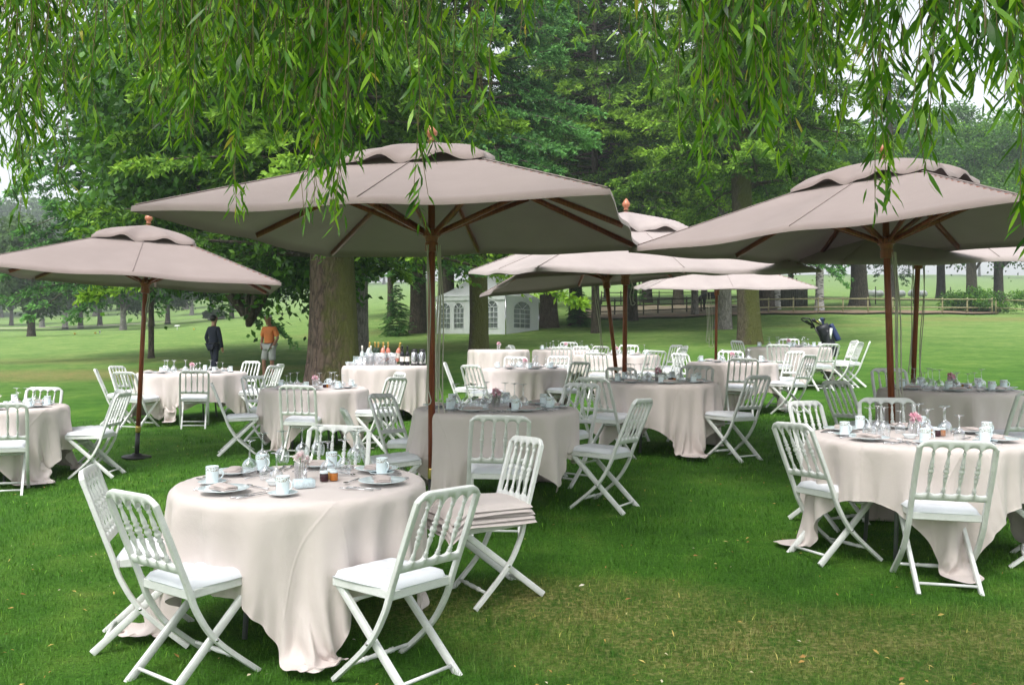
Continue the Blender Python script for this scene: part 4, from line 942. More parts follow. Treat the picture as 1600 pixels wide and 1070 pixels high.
def put(name, me, label, cat, loc, rz=0, group=None):
    o = link(name, me, None, loc, (0, 0, rz)); tag(o, label, cat, group); return o
def mug(loc, rz, label):
    o = empty('coffee_mug', loc, (0, 0, rz)); tag(o, label, 'mug', 'mugs laid on the tables'); link('body', MUG, o); link('gilt_band', BAND, o); link('handle', HAND, o); return o

# ------------------------------------------------------------------ tables
CLOTHDATA = {}
def drape_all(jobs, n=62, steps=230, iters=12):
    """settle square cloths over round tops; jobs: (R, H, half side, rotation, seat boxes, seed)"""
    B = len(jobs); f4 = np.float32
    G = np.linspace(-1, 1, n); U, W = np.meshgrid(G, G, indexing='ij'); Q = np.zeros((B, n, n, 3), f4)
    R = np.array([j[0] for j in jobs], f4)[:, None, None]; H = np.array([j[1] for j in jobs], f4)[:, None, None]; hh = np.array([j[2] * 2 / (n - 1) for j in jobs], f4)[:, None, None, None]
    for b, (r, h, a, rot, bx, sd_) in enumerate(jobs):
        c, s = math.cos(rot), math.sin(rot); Q[b, ..., 0] = (c * U - s * W) * a; Q[b, ..., 1] = (s * U + c * W) * a
        Q[b, ..., 2] = h + .01 + np.random.RandomState(sd_).normal(0, .012, (n, n)) - .06 * np.clip(np.hypot(Q[b, ..., 0], Q[b, ..., 1]) - r, 0, 1)
    P = Q.copy(); V = np.zeros_like(Q); dt = 1 / 60.
    cons = []
    for dx, dy, k in ((1, 0, 1.0), (0, 1, 1.0), (1, 1, .02), (1, -1, .02), (2, 0, .002), (0, 2, .002)):
        for p in range(2 * max(dx, 1) if dx else 2 * dy):
            d = dx if dx else dy; 
            if dx == 1 or dy == 1 and dx == 0: offs = [p] if p < 2 else []; stp = 2
            else: offs = [p]; stp = 4
            if not offs: continue
            o = offs[0]
            if dx and not dy: A = (slice(None), slice(o, n - dx, stp)); Bs = (slice(None), slice(o + dx, n, stp))
            elif dy and not dx: A = (slice(None), slice(None), slice(o, n - dy, stp)); Bs = (slice(None), slice(None), slice(o + dy, n, stp))
            else:
                y0, y1 = (slice(0, n - 1), slice(1, n)) if dy > 0 else (slice(1, n), slice(0, n - 1))
                A = (slice(None), slice(o, n - 1, stp), y0); Bs = (slice(None), slice(o + 1, n, stp), y1)
            cons.append((A, Bs, math.hypot(dx, dy), k))
    for it in range(steps):
        V[..., 2] -= 9.8 * dt; V *= .985 if it < steps * .75 else .90
        sp = np.sqrt((V ** 2).sum(-1, keepdims=True)); V *= np.minimum(1, 2.5 / (sp + 1e-9)); Q = P + V * dt
        for sub in range(iters):
            for A, Bs, L, k in cons:
                X = Q[A]; Y = Q[Bs]; m = min(X.shape[1], Y.shape[1]); m2 = min(X.shape[2], Y.shape[2]); X = X[:, :m, :m2]; Y = Y[:, :m, :m2]
                d = Y - X; l = np.sqrt((d * d).sum(-1, keepdims=True)) + 1e-9; d *= (1 - hh * L / l) * (.5 * k); X += d; Y -= d
            r = np.sqrt(Q[..., 0] ** 2 + Q[..., 1] ** 2) + 1e-6; z = Q[..., 2]
            ins = (r < R + .014) & (z < H + .008); top = ins & (((z > H - .04) & ((R + .014 - r) > (H + .008 - z) * .7)) | (r < R - .06))
            Q[..., 2] = np.where(top, H + .008, z); side = ins & ~top & (z > H - .12); f = np.where(side, (R + .014) / r, 1); lo = (r < R * .60) & (z < H - .12); f = np.where(lo, R * .60 / r, f)
            Q[..., :2] *= f[..., None]; Q[..., 2] = np.maximum(Q[..., 2], .034)
            if sub % 3 == 2 and it > steps * .45:
                for b, j in enumerate(jobs):
                    for (cx, cy, ang, hw, hd, z0, z1) in j[4]:
                        ca, sa = math.cos(ang), math.sin(ang); q = Q[b]; ly = -(q[..., 0] - cx) * sa + (q[..., 1] - cy) * ca
                        lx = (q[..., 0] - cx) * ca + (q[..., 1] - cy) * sa; mk = (np.abs(lx) < hw) & (np.abs(ly) < hd) & (q[..., 2] > z0) & (q[..., 2] < z1)
                        dl = np.where(mk, np.minimum((hd - ly) * .6, .006), 0); q[..., 0] -= sa * dl; q[..., 1] += ca * dl
        V = (Q - P) / dt; fr = (Q[..., 2] < .04) | ((Q[..., 2] > H) & (np.sqrt(Q[..., 0] ** 2 + Q[..., 1] ** 2) < R)); V[..., :2] *= np.where(fr, .7, 1)[..., None]; P = Q
    return [(P[b].reshape(-1, 3).astype(float), n) for b in range(B)]
CJ = {'t1': (.645, .75, 1.0, math.radians(-30), (), 1),
      't2': (.665, .75, .95, math.radians(-50), (), 2),
      't3': (.66, .75, .97, math.radians(10), (), 3),
      's0': (.66, .75, 1.04, 0, (), 4), 's1': (.66, .75, 1.0, 0, (), 5), 's2': (.66, .75, 1.16, 0, (), 6), 'b0': (.85, .75, 1.22, 0, (), 7)}
_jobs = [(j[0], j[1], j[2], j[3], (), j[5]) for j in CJ.values()]
for _k, _r in zip(CJ, drape_all(_jobs)): CLOTHDATA[_k] = _r

def cloth_mesh(key, mat):
    if key not in CLOTHDATA:       # plain skirt
        R, H = .66, .75; V = []; n = 64; lv = 10
        for k in range(lv + 1):
            for i in range(n):
                a = i * 2 * PI / n; r = R * k / 4 if k <= 4 else R + .03 * math.sin(a * 9) * (k - 4) / 6; V.append((r * math.cos(a), r * math.sin(a), H if k <= 4 else H - .55 * (k - 4) / 6))
        F = [(k * n + i, k * n + (i + 1) % n, (k + 1) * n + (i + 1) % n, (k + 1) * n + i) for k in range(lv) for i in range(n)]
        mb = MB(); mb.add(V, F); return mb.mesh('tablecloth', mat, True)
    V, n = CLOTHDATA[key]; idx = np.arange(n * n).reshape(n, n); V = V.copy(); R_, H_ = CJ[key][0], CJ[key][1]
    th = np.arctan2(V[:, 1], V[:, 0]); rr_ = np.hypot(V[:, 0], V[:, 1]); q = CJ[key][5] * 1.7; t_ = np.clip((H_ - .02 - V[:, 2]) / .45, 0, 1)
    fold = .46 * np.sin(11 * th + q + .8 * np.sin(2 * th)) + .40 * np.sin(17 * th + 2 * q + 1.3 * np.sin(3 * th + q)) + .22 * np.sin(26 * th + q + np.sin(5 * th))
    fold = np.sign(fold) * np.abs(fold) ** .85; amp = .075 * t_ ** .7 * (.80 + .20 * np.sin(3 * th + q * 2)) * (V[:, 2] > .06); f = 1 + amp * (fold + .15) / np.maximum(rr_, .1); V[:, 0] *= f; V[:, 1] *= f
    g_ = np.linspace(0, 1, n); uv = np.stack(np.meshgrid(g_, g_, indexing='ij'), -1).reshape(-1, 2)
    return np_mesh('tablecloth', V, np.stack([idx[:-1, :-1], idx[1:, :-1], idx[1:, 1:], idx[:-1, 1:]], -1).reshape(-1, 4), mat, True, None, uv)
CMESH = {}
def get_cloth(key):
    if key not in CMESH: CMESH[key] = cloth_mesh(key, M['cloth'])
    return CMESH[key]
mb = MB(); mb.lathe([(0, -.03), (.955, -.03), (.965, -.02), (.96, -.006), (.94, -.002), (0, -.002)], 40); TOP = mb.mesh('tabletop', simple('plywood', (.45, .33, .2), .6))
LEGM = M['greysteel']
TABLES = []
def table(key, name, px, y, R, H=.75, cloth='s0', crot=0, seats=(), chairs=(), glasses=8, detail=2, bloom=0, cat='table', center=True):
    x = wpt(px, y); z = g1(x, y)
    o = empty('round_table', (x, y, z)); tag(o, 'round banquet table under its cloth: ' + name, 'table', 'round banquet tables')
    t = link('tabletop', TOP, o, (0, 0, H)); t.scale = (R, R, 1)
    for a in (45, 135, 225, 315):
        ca, sa = math.cos(math.radians(a)), math.sin(math.radians(a)); mb = MB(); mb.tube([(ca * R * .5, sa * R * .5, 0), (ca * R * .42, sa * R * .42, H - .03)], .014, 8); mb.build('leg', LEGM, o, True)
    c = link('tablecloth', get_cloth(cloth), None, (x, y, z), (0, 0, crot)); tag(c, 'blush linen cloth draped to the grass over ' + name, 'tablecloth', 'blush tablecloths')
    sm = c.modifiers.new('Soft', 'SUBSURF'); sm.levels = 1; sm.render_levels = 1 if y > 9 else 2
    base = {'s': .66, 'b': .85}.get(cloth[0])
    if base: c.scale = (R / base, R / base, H / .75)
    zt = z + H + .012
    tw = 'on ' + name; xt = ['second of two', 'third of three', 'a fourth one']
    for k, ph in enumerate(seats):
        def P(dphi, r): a = math.radians(ph + dphi); return (x + r * math.cos(a), y + r * math.sin(a), zt)
        sd_ = side(ph); rz = math.radians(ph + 90)
        rp = R - .18
        po = put('plate', PLATE, uniq('white plate at the %s place %s' % (sd_, tw), xt), 'plate', P(0, rp), rz, 'plates laid on the tables')
        put('napkin', NAP[(k + int(px)) % 4], uniq('folded napkin, %s place %s' % (sd_, tw), xt), 'napkin', P(0, rp), rz + random.uniform(-.4, .4) + .3, 'folded napkins on the plates')
        q = P(40 * .66 / R, R - .20); qs = (q[0], q[1], zt)
        put('saucer', SAUCER, uniq('white saucer, %s place %s' % (sd_, tw), xt), 'saucer', qs, 0, 'saucers on the tables')
        mug((q[0], q[1], zt + .006), random.uniform(0, 6.28) if detail < 2 else -.35 + random.uniform(-.8, .8), uniq('gilt-rimmed mug, %s place %s' % (sd_, tw), xt))
        if detail > 1:
            for nm, me, dp, r_ in (('fork', FORK, -17, R - .18), ('fork', FORK, -21.5, R - .19), ('knife', KNIFE, 17, R - .18), ('knife', KNIFE, 21, R - .17), ('spoon', SPOON, 3, R - .36)):
                q = P(dp * .66 / R * 1.15, r_); put(nm, me, uniq('%s %s, %s place %s' % ({-17: 'inner', -21.5: 'outer', 17: 'inner', 21: 'outer', 3: 'steel'}[dp], nm, sd_, tw), xt), nm, q, rz + (PI / 2 if nm == 'spoon' else random.uniform(-.1, .1)), 'cutlery at the %s place of %s' % (sd_, name))
    rs = random.Random(int(px) * 7 + 1); spots = []
    for k in range(glasses):
        for _ in range(80):
            a = rs.uniform(0, 6.28); r_ = rs.uniform(.12, R - .36) * 1.0; g = (x + r_ * math.cos(a) * 1.25, y + r_ * math.sin(a))
            if all(math.hypot(g[0] - h[0], g[1] - h[1]) > .085 for h in spots): break
        spots.append(g); sc = rs.choice([0, 0, 1])
        put('wine_glass', GLASS2 if sc else GLASS, uniq(('small ' if sc else 'tall ') + 'upturned glass ' + side(math.degrees(math.atan2(g[1] - y, g[0] - x)) % 360) + ' of the flowers, ' + name, xt), 'wine glass', (g[0], g[1], zt), 0, 'upturned wine glasses on ' + name)
    if center:
        v = empty('flower_vase', (x, y, zt)); tag(v, 'glass tumbler with a %s blossom %s' % (['pink', 'pink and white'][bloom], tw), 'vase'); link('vase', TUMBLER, v); link('stems', STEMS, v); b = link('blossom', BLOOM[bloom], v, (0, 0, .115)); link('blossom', BLOOM[1], v, (.03, .012, .10)).scale = (.7, .7, .7)
        if detail:
            for j, (dx, dy) in enumerate(((.13, -.03), (.175, -.005), (.15, .045))):
                jj = empty('jam_jar', (x + dx, y + dy, zt)); tag(jj, 'little jar of %s with a white lid %s' % (['dark jam', 'orange marmalade', 'honey'][j], tw), 'jar'); link('body', JARS[j], jj); link('lid', LID, jj)
            d = empty('butter_dish', (x - .10, y - .14, zt)); tag(d, 'small white dish with a pat of butter ' + tw, 'dish'); link('dish', DISH, d); link('butter', BUTTER, d)
    for ch in chairs:
        ph, r_, yo = (list(ch) + [0, 0])[:3] if hasattr(ch, '__len__') else (ch, 0, 0)
        r_ = r_ or R + .12; a = math.radians(ph); cx, cy = x + r_ * math.cos(a), y + r_ * math.sin(a)
        place_chair(cx, cy, a + PI + math.radians(yo), uniq('white folding chair, %s side of %s' % (side(ph), name), ['second of two', 'third of three']))
    TABLES.append((key, x, y, R, H)); return x, y, zt, z
# ------------------------------------------------------------------ laying out the party
T = {}
T[1] = table(1, 'the foremost table', 470, 4.55, .645, cloth='t1', seats=(232, 345, 155, 40, 92), chairs=((243, .66, -11), (194, .70, 2), (311, .86, 12), (20, 1.03, 6), (93, .86)), glasses=0, bloom=1)
x, y, zt, z = T[1]
for gx, gpy, s in ((390, 741, 0), (410, 726, 0), (415, 748, 1), (432, 752, 1), (441, 722, 0), (472, 714, 0), (497, 710, 0), (512, 744, 0), (537, 740, 0), (553, 722, 0), (560, 716, 0)):
    d = .735 * FPX / (gpy - 532); put('wine_glass', GLASS2 if s else GLASS, uniq(('small' if s else 'tall') + ' upturned glass %s of the flowers, the foremost table' % side(math.degrees(math.atan2(d - y, wpt(gx, d) - x)) % 360), ['second of two', 'third of three', 'a fourth one']), 'wine glass', (wpt(gx, d), d, zt), 0, 'upturned wine glasses on the foremost table')
put('card_box', CARD, 'small pale blue and white card box beside the front mug on the foremost table', 'box', (x + .07, y - .22, zt), .5)
T[2] = table(2, 'the right front table', 1430, 5.68, .665, cloth='t2', seats=(212, 262, 318, 20, 75, 140), chairs=((254, .66, 6), (190, .54, 8), (112, .72, 14), (76, .84, -4), (331, .69, 0)), glasses=11)
T[3] = table(3, 'the table behind the middle pole', 775, 7.0, .66, cloth='t3', seats=(250, 300, 350, 40, 105, 180), chairs=((270, .80, 4), (205, .84, -8), (146, .86, 10), (345, .84, -14), (48, .86, 0)), glasses=10)
T[4] = table(4, 'the table under the leaning pole', 1028, 9.5, .66, cloth='s0', crot=1.15, seats=(225, 275, 325, 20, 95, 150), chairs=((225, .82, 4), (318, .86, -8), (55, .82, 4), (105, .82, 0)), glasses=9, detail=1)
T[5] = table(5, 'the table before the leaning fir', 1144, 13.2, .67, cloth='s1', crot=.5, seats=(230, 280, 330, 60, 120), chairs=((262, .84, 0), (122, .84, 4), (78, .84, 0), (322, .86, -8), (15, .86, 10)), glasses=8, detail=1)
T[6] = table(6, 'the table beside the golf bag', 1232, 17, .80, cloth='s0', crot=2.2, seats=(220, 270, 320, 30, 110), chairs=((128, .95), (72, .95), (244, .95), (285, .95), (332, .98, -10), (2, 1.0, -4), (345, 1.15, -8)), glasses=12, detail=0)
T[7] = table(7, 'the table at the right edge', 1486, 8.3, .65, cloth='s1', crot=2.9, seats=(200, 250, 300, 350, 60, 130), chairs=((276, .82, 0), (96, .84, 0), (190, .86, 6), (345, .84, 0)), glasses=10, detail=2)
T[8] = table(8, 'the table at the left edge', -8, 8.9, .68, cloth='s0', crot=.2, seats=(250, 300, 350, 60), chairs=((240, .84, 10), (306, .84, -10), (14, .92, -10), (38, .90, 0), (96, .84, 0)), glasses=8, detail=1)
T[9] = table(9, 'the table before the two men', 300, 13.9, .84, cloth='b0', crot=.7, seats=(215, 250, 290, 325, 60, 120), chairs=((246, 1.02, 6), (292, 1.02, -4), (195, 1.06, 6), (168, 1.06, 0), (62, 1.0), (5, 1.08, -6), (348, 1.12, -4)), glasses=14, detail=0)
T[10] = table(10, 'the table left of the drinks', 492, 10.9, .66, cloth='s1', crot=1.9, seats=(230, 280, 340, 40, 130), chairs=((272, .82, 0), (202, .88, -4), (146, .88, 6), (28, .86), (338, .88, -8)), glasses=9, detail=1)
T[11] = table(11, 'the table before the bare one', 820, 13.6, .66, cloth='s0', crot=2.6, seats=(240, 290, 340, 60, 120), chairs=((228, .86, 0), (183, .92, -4), (312, .86, 0), (98, .86), (60, .9)), glasses=9, detail=0)
T[12] = table(12, 'the bare flower-topped table', 779, 17.5, .62, H=.85, cloth='s2', crot=.3, seats=(), chairs=(), glasses=0, detail=0)
T[13] = table(13, 'the farthest centre table', 884, 18.8, .72, cloth='s1', crot=.9, seats=(230, 290, 60, 130), chairs=((262, .92), (196, .94), (160, .94), (84, .92), (300, .92)), glasses=12, detail=0)
T[14] = table(14, 'the table behind the crossing poles', 963, 16.6, .82, cloth='b0', crot=2.0, seats=(225, 260, 300, 340, 90), chairs=((246, 1.0, 4), (294, 1.0, -2), (330, 1.0, -4), (2, 1.06), (20, 1.08, 6), (118, 1.0), (72, 1.0)), glasses=14, detail=0)

# stack of folded spare cloths on the chair at the right of the foremost table
def cloth_stack():
    x0, y0 = T[1][0], T[1][1]; a = math.radians(20); cx, cy = x0 + 1.03 * math.cos(a), y0 + 1.03 * math.sin(a); yaw = a + PI + math.radians(6)
    o = empty('folded_cloth_stack', (cx, cy, g1(cx, cy)), (0, 0, yaw - PI / 2)); tag(o, 'thick stack of folded tablecloths on the seat of the foremost table\'s right chair', 'folded cloths')
    rs = random.Random(3); n = 26
    for L in range(5):
        V, F = [], []; g = np.linspace(-1, 1, n + 1); w = .235 - .006 * L; d = .26 - .005 * L; ox = rs.uniform(-.01, .01); oy = .05 + rs.uniform(-.01, .01)
        for tp in (1, 0):
            for u in g:
                for v in g:
                    e = max(abs(u), abs(v)); x = u * w + ox; y = v * d + oy
                    sag = .22 * max(0, abs(x) - .17) ** 1.15 * 3 + .9 * max(0, y - .19) ** 1.1
                    z = .482 + .017 * L + (.0075 * (1 - e ** 8) ** .5 if tp else -.0075 * (1 - e ** 8) ** .5) + .004 * math.sin(u * 4 + L) * math.sin(v * 3 + L * 2) - sag
                    V.append((x, y, z))
        m = n + 1; oo = m * m
        for i in range(n):
            for j in range(n): q = i * m + j; F += [(q, q + m, q + m + 1, q + 1), (oo + q, oo + q + 1, oo + q + m + 1, oo + q + m)]
        ring = [i * m for i in range(n)] + [n * m + j for j in range(n)] + [i * m + n for i in range(n, 0, -1)] + [j for j in range(n, 0, -1)]
        for k in range(len(ring)): p, q = ring[k], ring[(k + 1) % len(ring)]; F.append((p, oo + p, oo + q, q))
        link('folded_cloth', np_mesh('folded_cloth', V, np.array(F), M['cloth'], True), o)
cloth_stack()

# ------------------------------------------------------------------ the drinks table
BX, BY, BZT, BZ = table(15, 'the drinks table beside the huge fir', 604, 13.8, .70, H=.82, cloth='s2', crot=.35, seats=(), chairs=(), glasses=0, detail=0, center=False)
GRN = simple('green_bottle_glass', (.012, .03, .012), .08); DRK = simple('dark_bottle_glass', (.010, .010, .014), .08); ROSE = simple('rose_wine', (.55, .20, .14), .1); CLR = simple('clear_bottle', (.55, .62, .60), .1)
GOLD = simple('gold_foil', (.62, .42, .12), .3, .8); ICE = simple('ice', (.72, .76, .80), .25, var=.2, scale=60); LBL = simple('paper_label', (.75, .72, .66), .6)
mb = MB(); mb.lathe([(0, 0), (.036, 0), (.038, .01), (.038, .17), (.030, .20), (.0145, .225), (.0135, .235)], 16, cap=False); BODY = mb.mesh('bottle_body', None, True)
mb = MB(); mb.lathe([(.0145, .225), (.0150, .29), (.016, .30), (.015, .312), (0, .314)], 12); NECK = mb.mesh('bottle_neck', None, True)
mb = MB(); mb.lathe([(.0388, .06), (.0388, .14)], 16, cap=False); LABM = mb.mesh('paper_label', LBL, True)
BM = {}
def bottle(loc, body, neck, label, tilt=0, az=0, grp=None):
    def mm(me, mat):
        k = (me.name, mat.name)
        if k not in BM: q = me.copy(); q.materials.clear(); q.materials.append(mat); BM[k] = q
        return BM[k]
    o = empty('bottle', loc, (tilt * math.cos(az), tilt * math.sin(az), 0)); tag(o, label, 'bottle', grp); link('body', mm(BODY, body), o); link('neck', mm(NECK, neck), o); link('paper_label', LABM, o); return o
def bpx(px, dy=0.0): return (wpt(px, BY + dy), BY + dy, BZT)
mb = MB(); mb.lathe([(0, 0), (.075, 0), (.08, .01), (.105, .19), (.108, .2), (.102, .19), (.075, .012), (0, .01)], 22, cap=False); BUCK = mb.mesh('ice_bucket_bowl', M['glass'], True)
def ice_mesh():
    rs = random.Random(2); mb = MB()
    for k in range(70):
        a = rs.uniform(0, 6.28); h = rs.uniform(.02, .19); r = rs.uniform(0, .058 + .10 * h); mb.box((r * math.cos(a), r * math.sin(a), h), (.03, .028, .026), rs.uniform(0, 3))
    return mb.mesh('ice', ICE)
ICEM = ice_mesh()
for i, (px, dy, lab) in enumerate(((578, .1, 'left'), (594, -.05, 'middle'), (612, .05, 'right'))):
    o = empty('ice_bucket', bpx(px, dy)); tag(o, 'clear bucket heaped with ice, %s of the three on the drinks table' % lab, 'ice bucket'); link('bucket', BUCK, o); ic = link('ice', ICEM, o)
for px, dy, b_, n_, lab, tl, az in ((574, .1, CLR, GOLD, 'gold-necked bottle sticking out of the left ice bucket', .15, 1.2), (590, -.03, GRN, GOLD, 'green bottle with gold foil leaning in the middle ice bucket', .12, .5), (597, -.05, ROSE, GOLD, 'pale rose bottle at the right of the middle ice bucket', .1, 2.5), (606, .05, ROSE, GOLD, 'rose bottle with gold foil at the left of the right ice bucket', .12, .3), (619, .05, ROSE, GOLD, 'rose bottle leaning right out of the right ice bucket', .22, 1.57), (586, .2, GRN, GOLD, 'tall gold-topped bottle behind the ice buckets', .0, 0)):
    p = bpx(px, dy); bottle((p[0], p[1], p[2] + .06), b_, n_, lab, tl, az, None)
for px, lab in ((566, 'leftmost clear water bottle behind the buckets'), (579.5, 'clear water bottle between the first two buckets'), (600, 'clear water bottle behind the middle bucket')): bottle(bpx(px, .3), CLR, LBL, lab + ' on the drinks table')
bottle(bpx(628.5, 0), DRK, DRK, 'left one of two dark red wine bottles on the drinks table'); bottle(bpx(636.5, .02), DRK, DRK, 'right one of two dark red wine bottles on the drinks table')
mb = MB(); mb.lathe([(0, 0), (.058, 0), (.06, .008), (.06, .19), (.05, .21)], 20, cap=False); FB = mb.mesh('flask_body', M['steel'], True)
mb = MB(); mb.lathe([(.051, .208), (.054, .215), (.050, .245), (.035, .262), (0, .266)], 18); mb.tube([(0, -.055, .215), (0, -.10, .21), (0, -.105, .12), (0, -.06, .06)], .009, 6); mb.lathe([(.0605, 0), (.0615, .0), (.0615, .03), (.0605, .03)], 20); FT = mb.mesh('flask_top', M['black'], True)
for px, lab in ((647.5, 'left'), (659.5, 'right')):
    o = empty('vacuum_flask', bpx(px, -.02), (0, 0, .5)); tag(o, 'steel coffee flask with black lid, %s of two on the drinks table' % lab, 'flask'); link('body', FB, o); link('lid', FT, o)
mb = MB(); mb.lathe([(0, 0), (.032, 0), (.034, .004), (.042, .14), (.0425, .142), (.038, .13), (.030, .008), (0, .008)], 16, cap=False); TALL = mb.mesh('tall_glass', M['glass'], True)
for px, dy, q_ in ((558, 0, 'second from the left'), (563, .1, 'fourth from the left'), (568, -.05, 'rightmost'), (555, .15, 'leftmost'), (561, -.15, 'middle')): put('tall_glass', TALL, q_ + ' of five clear tumblers on the drinks table', 'glass', bpx(px, dy), 0, 'clear tumblers on the drinks table')
mb = MB(); mb.lathe([(0, 0), (.022, 0), (.040, .05), (.041, .052), (.038, .05), (.02, .006), (0, .005)], 16, cap=False); CUP = mb.mesh('cup', M['china'], True)
for px, dy, q_ in ((543, 0, 'leftmost'), (548, .12, 'middle'), (553, -.1, 'rightmost'), (545.5, .22, 'second from left'), (550.5, .2, 'fourth from left')): put('cup', CUP, q_ + ' of five white cups at the end of the drinks table', 'cup', bpx(px, dy), 0, 'white cups on the drinks table')

# ------------------------------------------------------------------ the two men
def skin_body(name, verts, edges, radii, mat, parent, sub=2, root=0, loc=(0, 0, 0)):
    me = bpy.data.meshes.new(name); me.from_pydata(verts, edges, []); me.materials.append(mat)
    o = link(name, me, parent, loc); md = o.modifiers.new('Skin', 'SKIN'); md.use_smooth_shade = True
    for i, r in enumerate(radii):
        sv = me.skin_vertices[0].data[i]; sv.radius = r if hasattr(r, '__len__') else (r, r); sv.use_root = (i == root)
    s = o.modifiers.new('Sub', 'SUBSURF'); s.levels = sub; s.render_levels = sub
    return o
def chainset():
    return {'v': [], 'e': [], 'r': []}
def addc(c, pts, rad, start=None):
    prev = start
    for p, r in zip(pts, rad):
        c['v'].append(tuple(p)); c['r'].append(r)
        if prev is not None: c['e'].append((prev, len(c['v']) - 1))
        prev = len(c['v']) - 1
    return prev
SKIN1 = simple('tanned_skin', (.34, .17, .11), .5, var=.06); SKIN2 = simple('light_skin', (.48, .27, .19), .5, var=.06)
def man(name, label, x, y, yaw, skin, arms, legs, top, bottom, longs, head=(0, 0, 0), hair=None, cap=None, socks=None, sleeves='short'):
    """arms / legs: joint lists in body axes (x right, y forward, z up)"""
    o = empty(name, (x, y, g1(x, y)), (0, 0, yaw - PI / 2)); tag(o, label, 'man')
    c = chainset(); hx, hy, hz = head
    p = addc(c, [(0, 0, .95)], [(.145, .105)]); up = addc(c, [(0, .0, 1.08), (0, .01, 1.24), (0, .0, 1.40), (0, .0, 1.47), (hx * .4, .005 + hy * .4, 1.53)], [(.135, .10), (.15, .11), (.155, .10), (.09, .08), (.066, .066)], 0); sh = up - 2
    addc(c, [(hx, .012 + hy, 1.60), (hx, .022 + hy, 1.665), (hx, .012 + hy, 1.73), (hx, 0 + hy, 1.775)], [(.072, .080), (.090, .110), (.094, .114), (.066, .085)], up)
    for a in arms:
        s = -1 if a[0][0] < 0 else 1
        e = addc(c, [(.165 * s, 0, 1.425)] + a, [.055, .047, .040, .034, .026][:len(a) + 1], sh)
        w = Vector(a[-1]); el = Vector(a[-2]); d = (w - el).normalized(); sd2 = Vector((0, 1, 0)); sd2 = (sd2 - d * sd2.dot(d)).normalized(); nn = d.cross(sd2)
        palm = addc(c, [w + d * .05], [(.024, .040)], e)
        for fi, off in enumerate((-.028, -.010, .010, .026)): addc(c, [w + d * .085 + sd2 * off, w + d * (.115 + .008 * (fi in (1, 2))) + sd2 * off + nn * .012, w + d * .135 + sd2 * off + nn * .030], [.0105, .009, .0075], palm)
        addc(c, [w + d * .05 + sd2 * .04, w + d * .085 + sd2 * .052 + nn * .01], [.012, .009], e)
    for lg in legs:
        k = addc(c, lg, [.088, .062, .052, .040, (.036, .040)][:len(lg)], 0); ft = Vector(lg[-1]); addc(c, [ft + Vector((.01 if ft.x > 0 else -.01, .09, -.045)), ft + Vector((.015 if ft.x > 0 else -.015, .17, -.05))], [(.034, .028), (.030, .02)], k)
    skin_body('body', c['v'], c['e'], c['r'], skin, o)
    # shirt
    t = chainset(); addc(t, [(0, 0, .90)], [(.175, .145)]); q = addc(t, [(0, 0, 1.08), (0, .012, 1.24), (0, 0, 1.39), (0, 0, 1.465)], [(.168, .130), (.172, .132), (.170, .118), (.085, .078)], 0); shx = q - 1
    for a in arms:
        s = -1 if a[0][0] < 0 else 1
        pts = [(.172 * s, 0, 1.415), a[0]] if sleeves == 'short' else [(.172 * s, 0, 1.415)] + a
        if sleeves == 'short': pts = [(.175 * s, 0, 1.41), tuple(Vector((.175 * s, 0, 1.41)).lerp(Vector(a[0]), .55)), tuple(Vector((.175 * s, 0, 1.41)).lerp(Vector(a[0]), .98))]; rr = [.078, .082, .080]
        else: rr = [.070, .060, .054, .046, .040][:len(pts)]
        addc(t, pts, rr, shx)
    skin_body('shirt' if sleeves == 'short' else 'jumper', t['v'], t['e'], t['r'], top, o)
    b = chainset(); addc(b, [(0, 0, .955)], [(.165, .128)])
    for lg in legs:
        L0 = Vector(lg[0]); 
        if longs: pts = [L0] + [Vector(q_) for q_ in lg[1:]]; rr = [.092, .072, .062, .058, .060][:len(pts)]
        else: pts = [L0, L0.lerp(Vector(lg[1]), .75), L0.lerp(Vector(lg[1]), 1.0)]; rr = [.112, .105, .100]
        addc(b, [tuple(q_) for q_ in pts], rr, 0)
    skin_body('trousers' if longs else 'shorts', b['v'], b['e'], b['r'], bottom, o)
    mb = MB(); mb.tube([(.172 * math.cos(a), .133 * math.sin(a), .985) for a in np.linspace(0, 2 * PI, 22)], .014, 6, up=(0, 0, 1)); mb.build('belt', M['black'], o, True)
    for lg in legs:
        ft = Vector(lg[-1]); sg = 1 if ft.x > 0 else -1; sh_ = chainset(); addc(sh_, [ft + Vector((0, -.035, -.03)), ft + Vector((0, .05, -.035)), ft + Vector((.01 * sg, .13, -.052)), ft + Vector((.015 * sg, .205, -.06))], [(.048, .046), (.050, .044), (.050, .032), (.036, .022)])
        skin_body('shoe', sh_['v'], sh_['e'], sh_['r'], socks[1], o)
        if socks[0] is not None: sk = chainset(); addc(sk, [tuple(ft + Vector((0, 0, -.01))), tuple(ft + Vector((0, 0, .10)))], [.050, .047]); skin_body('sock', sk['v'], sk['e'], sk['r'], socks[0], o, 1)
    H = Vector((hx, hy, 0))
    mb = MB()      # nose, ears, brows
    mb.tube([H + Vector((0, .098, 1.70)), H + Vector((0, .125, 1.665)), H + Vector((0, .105, 1.655))], [.008, .015, .008], 6); 
    for s in (-1, 1): mb.lathe([(0, 0), (.02, .004), (.024, .01), (.0, .014)], 8, tuple(H + Vector((.078 * s, .01, 1.68))), Matrix.Rotation(PI / 2 * s, 3, 'Y'))
    mb.build('face_features', skin, o, True)
    mb = MB()
    for s in (-1, 1): mb.lathe([(0, -.008), (.011, 0), (0, .008)], 8, tuple(H + Vector((.030 * s, .098, 1.695)))); mb.box(tuple(H + Vector((.030 * s, .103, 1.714))), (.032, .01, .007))
    mb.box(tuple(H + Vector((0, .105, 1.632))), (.045, .008, .007)); mb.build('eyes_and_mouth', simple('dark_features', (.05, .02, .02), .5), o)
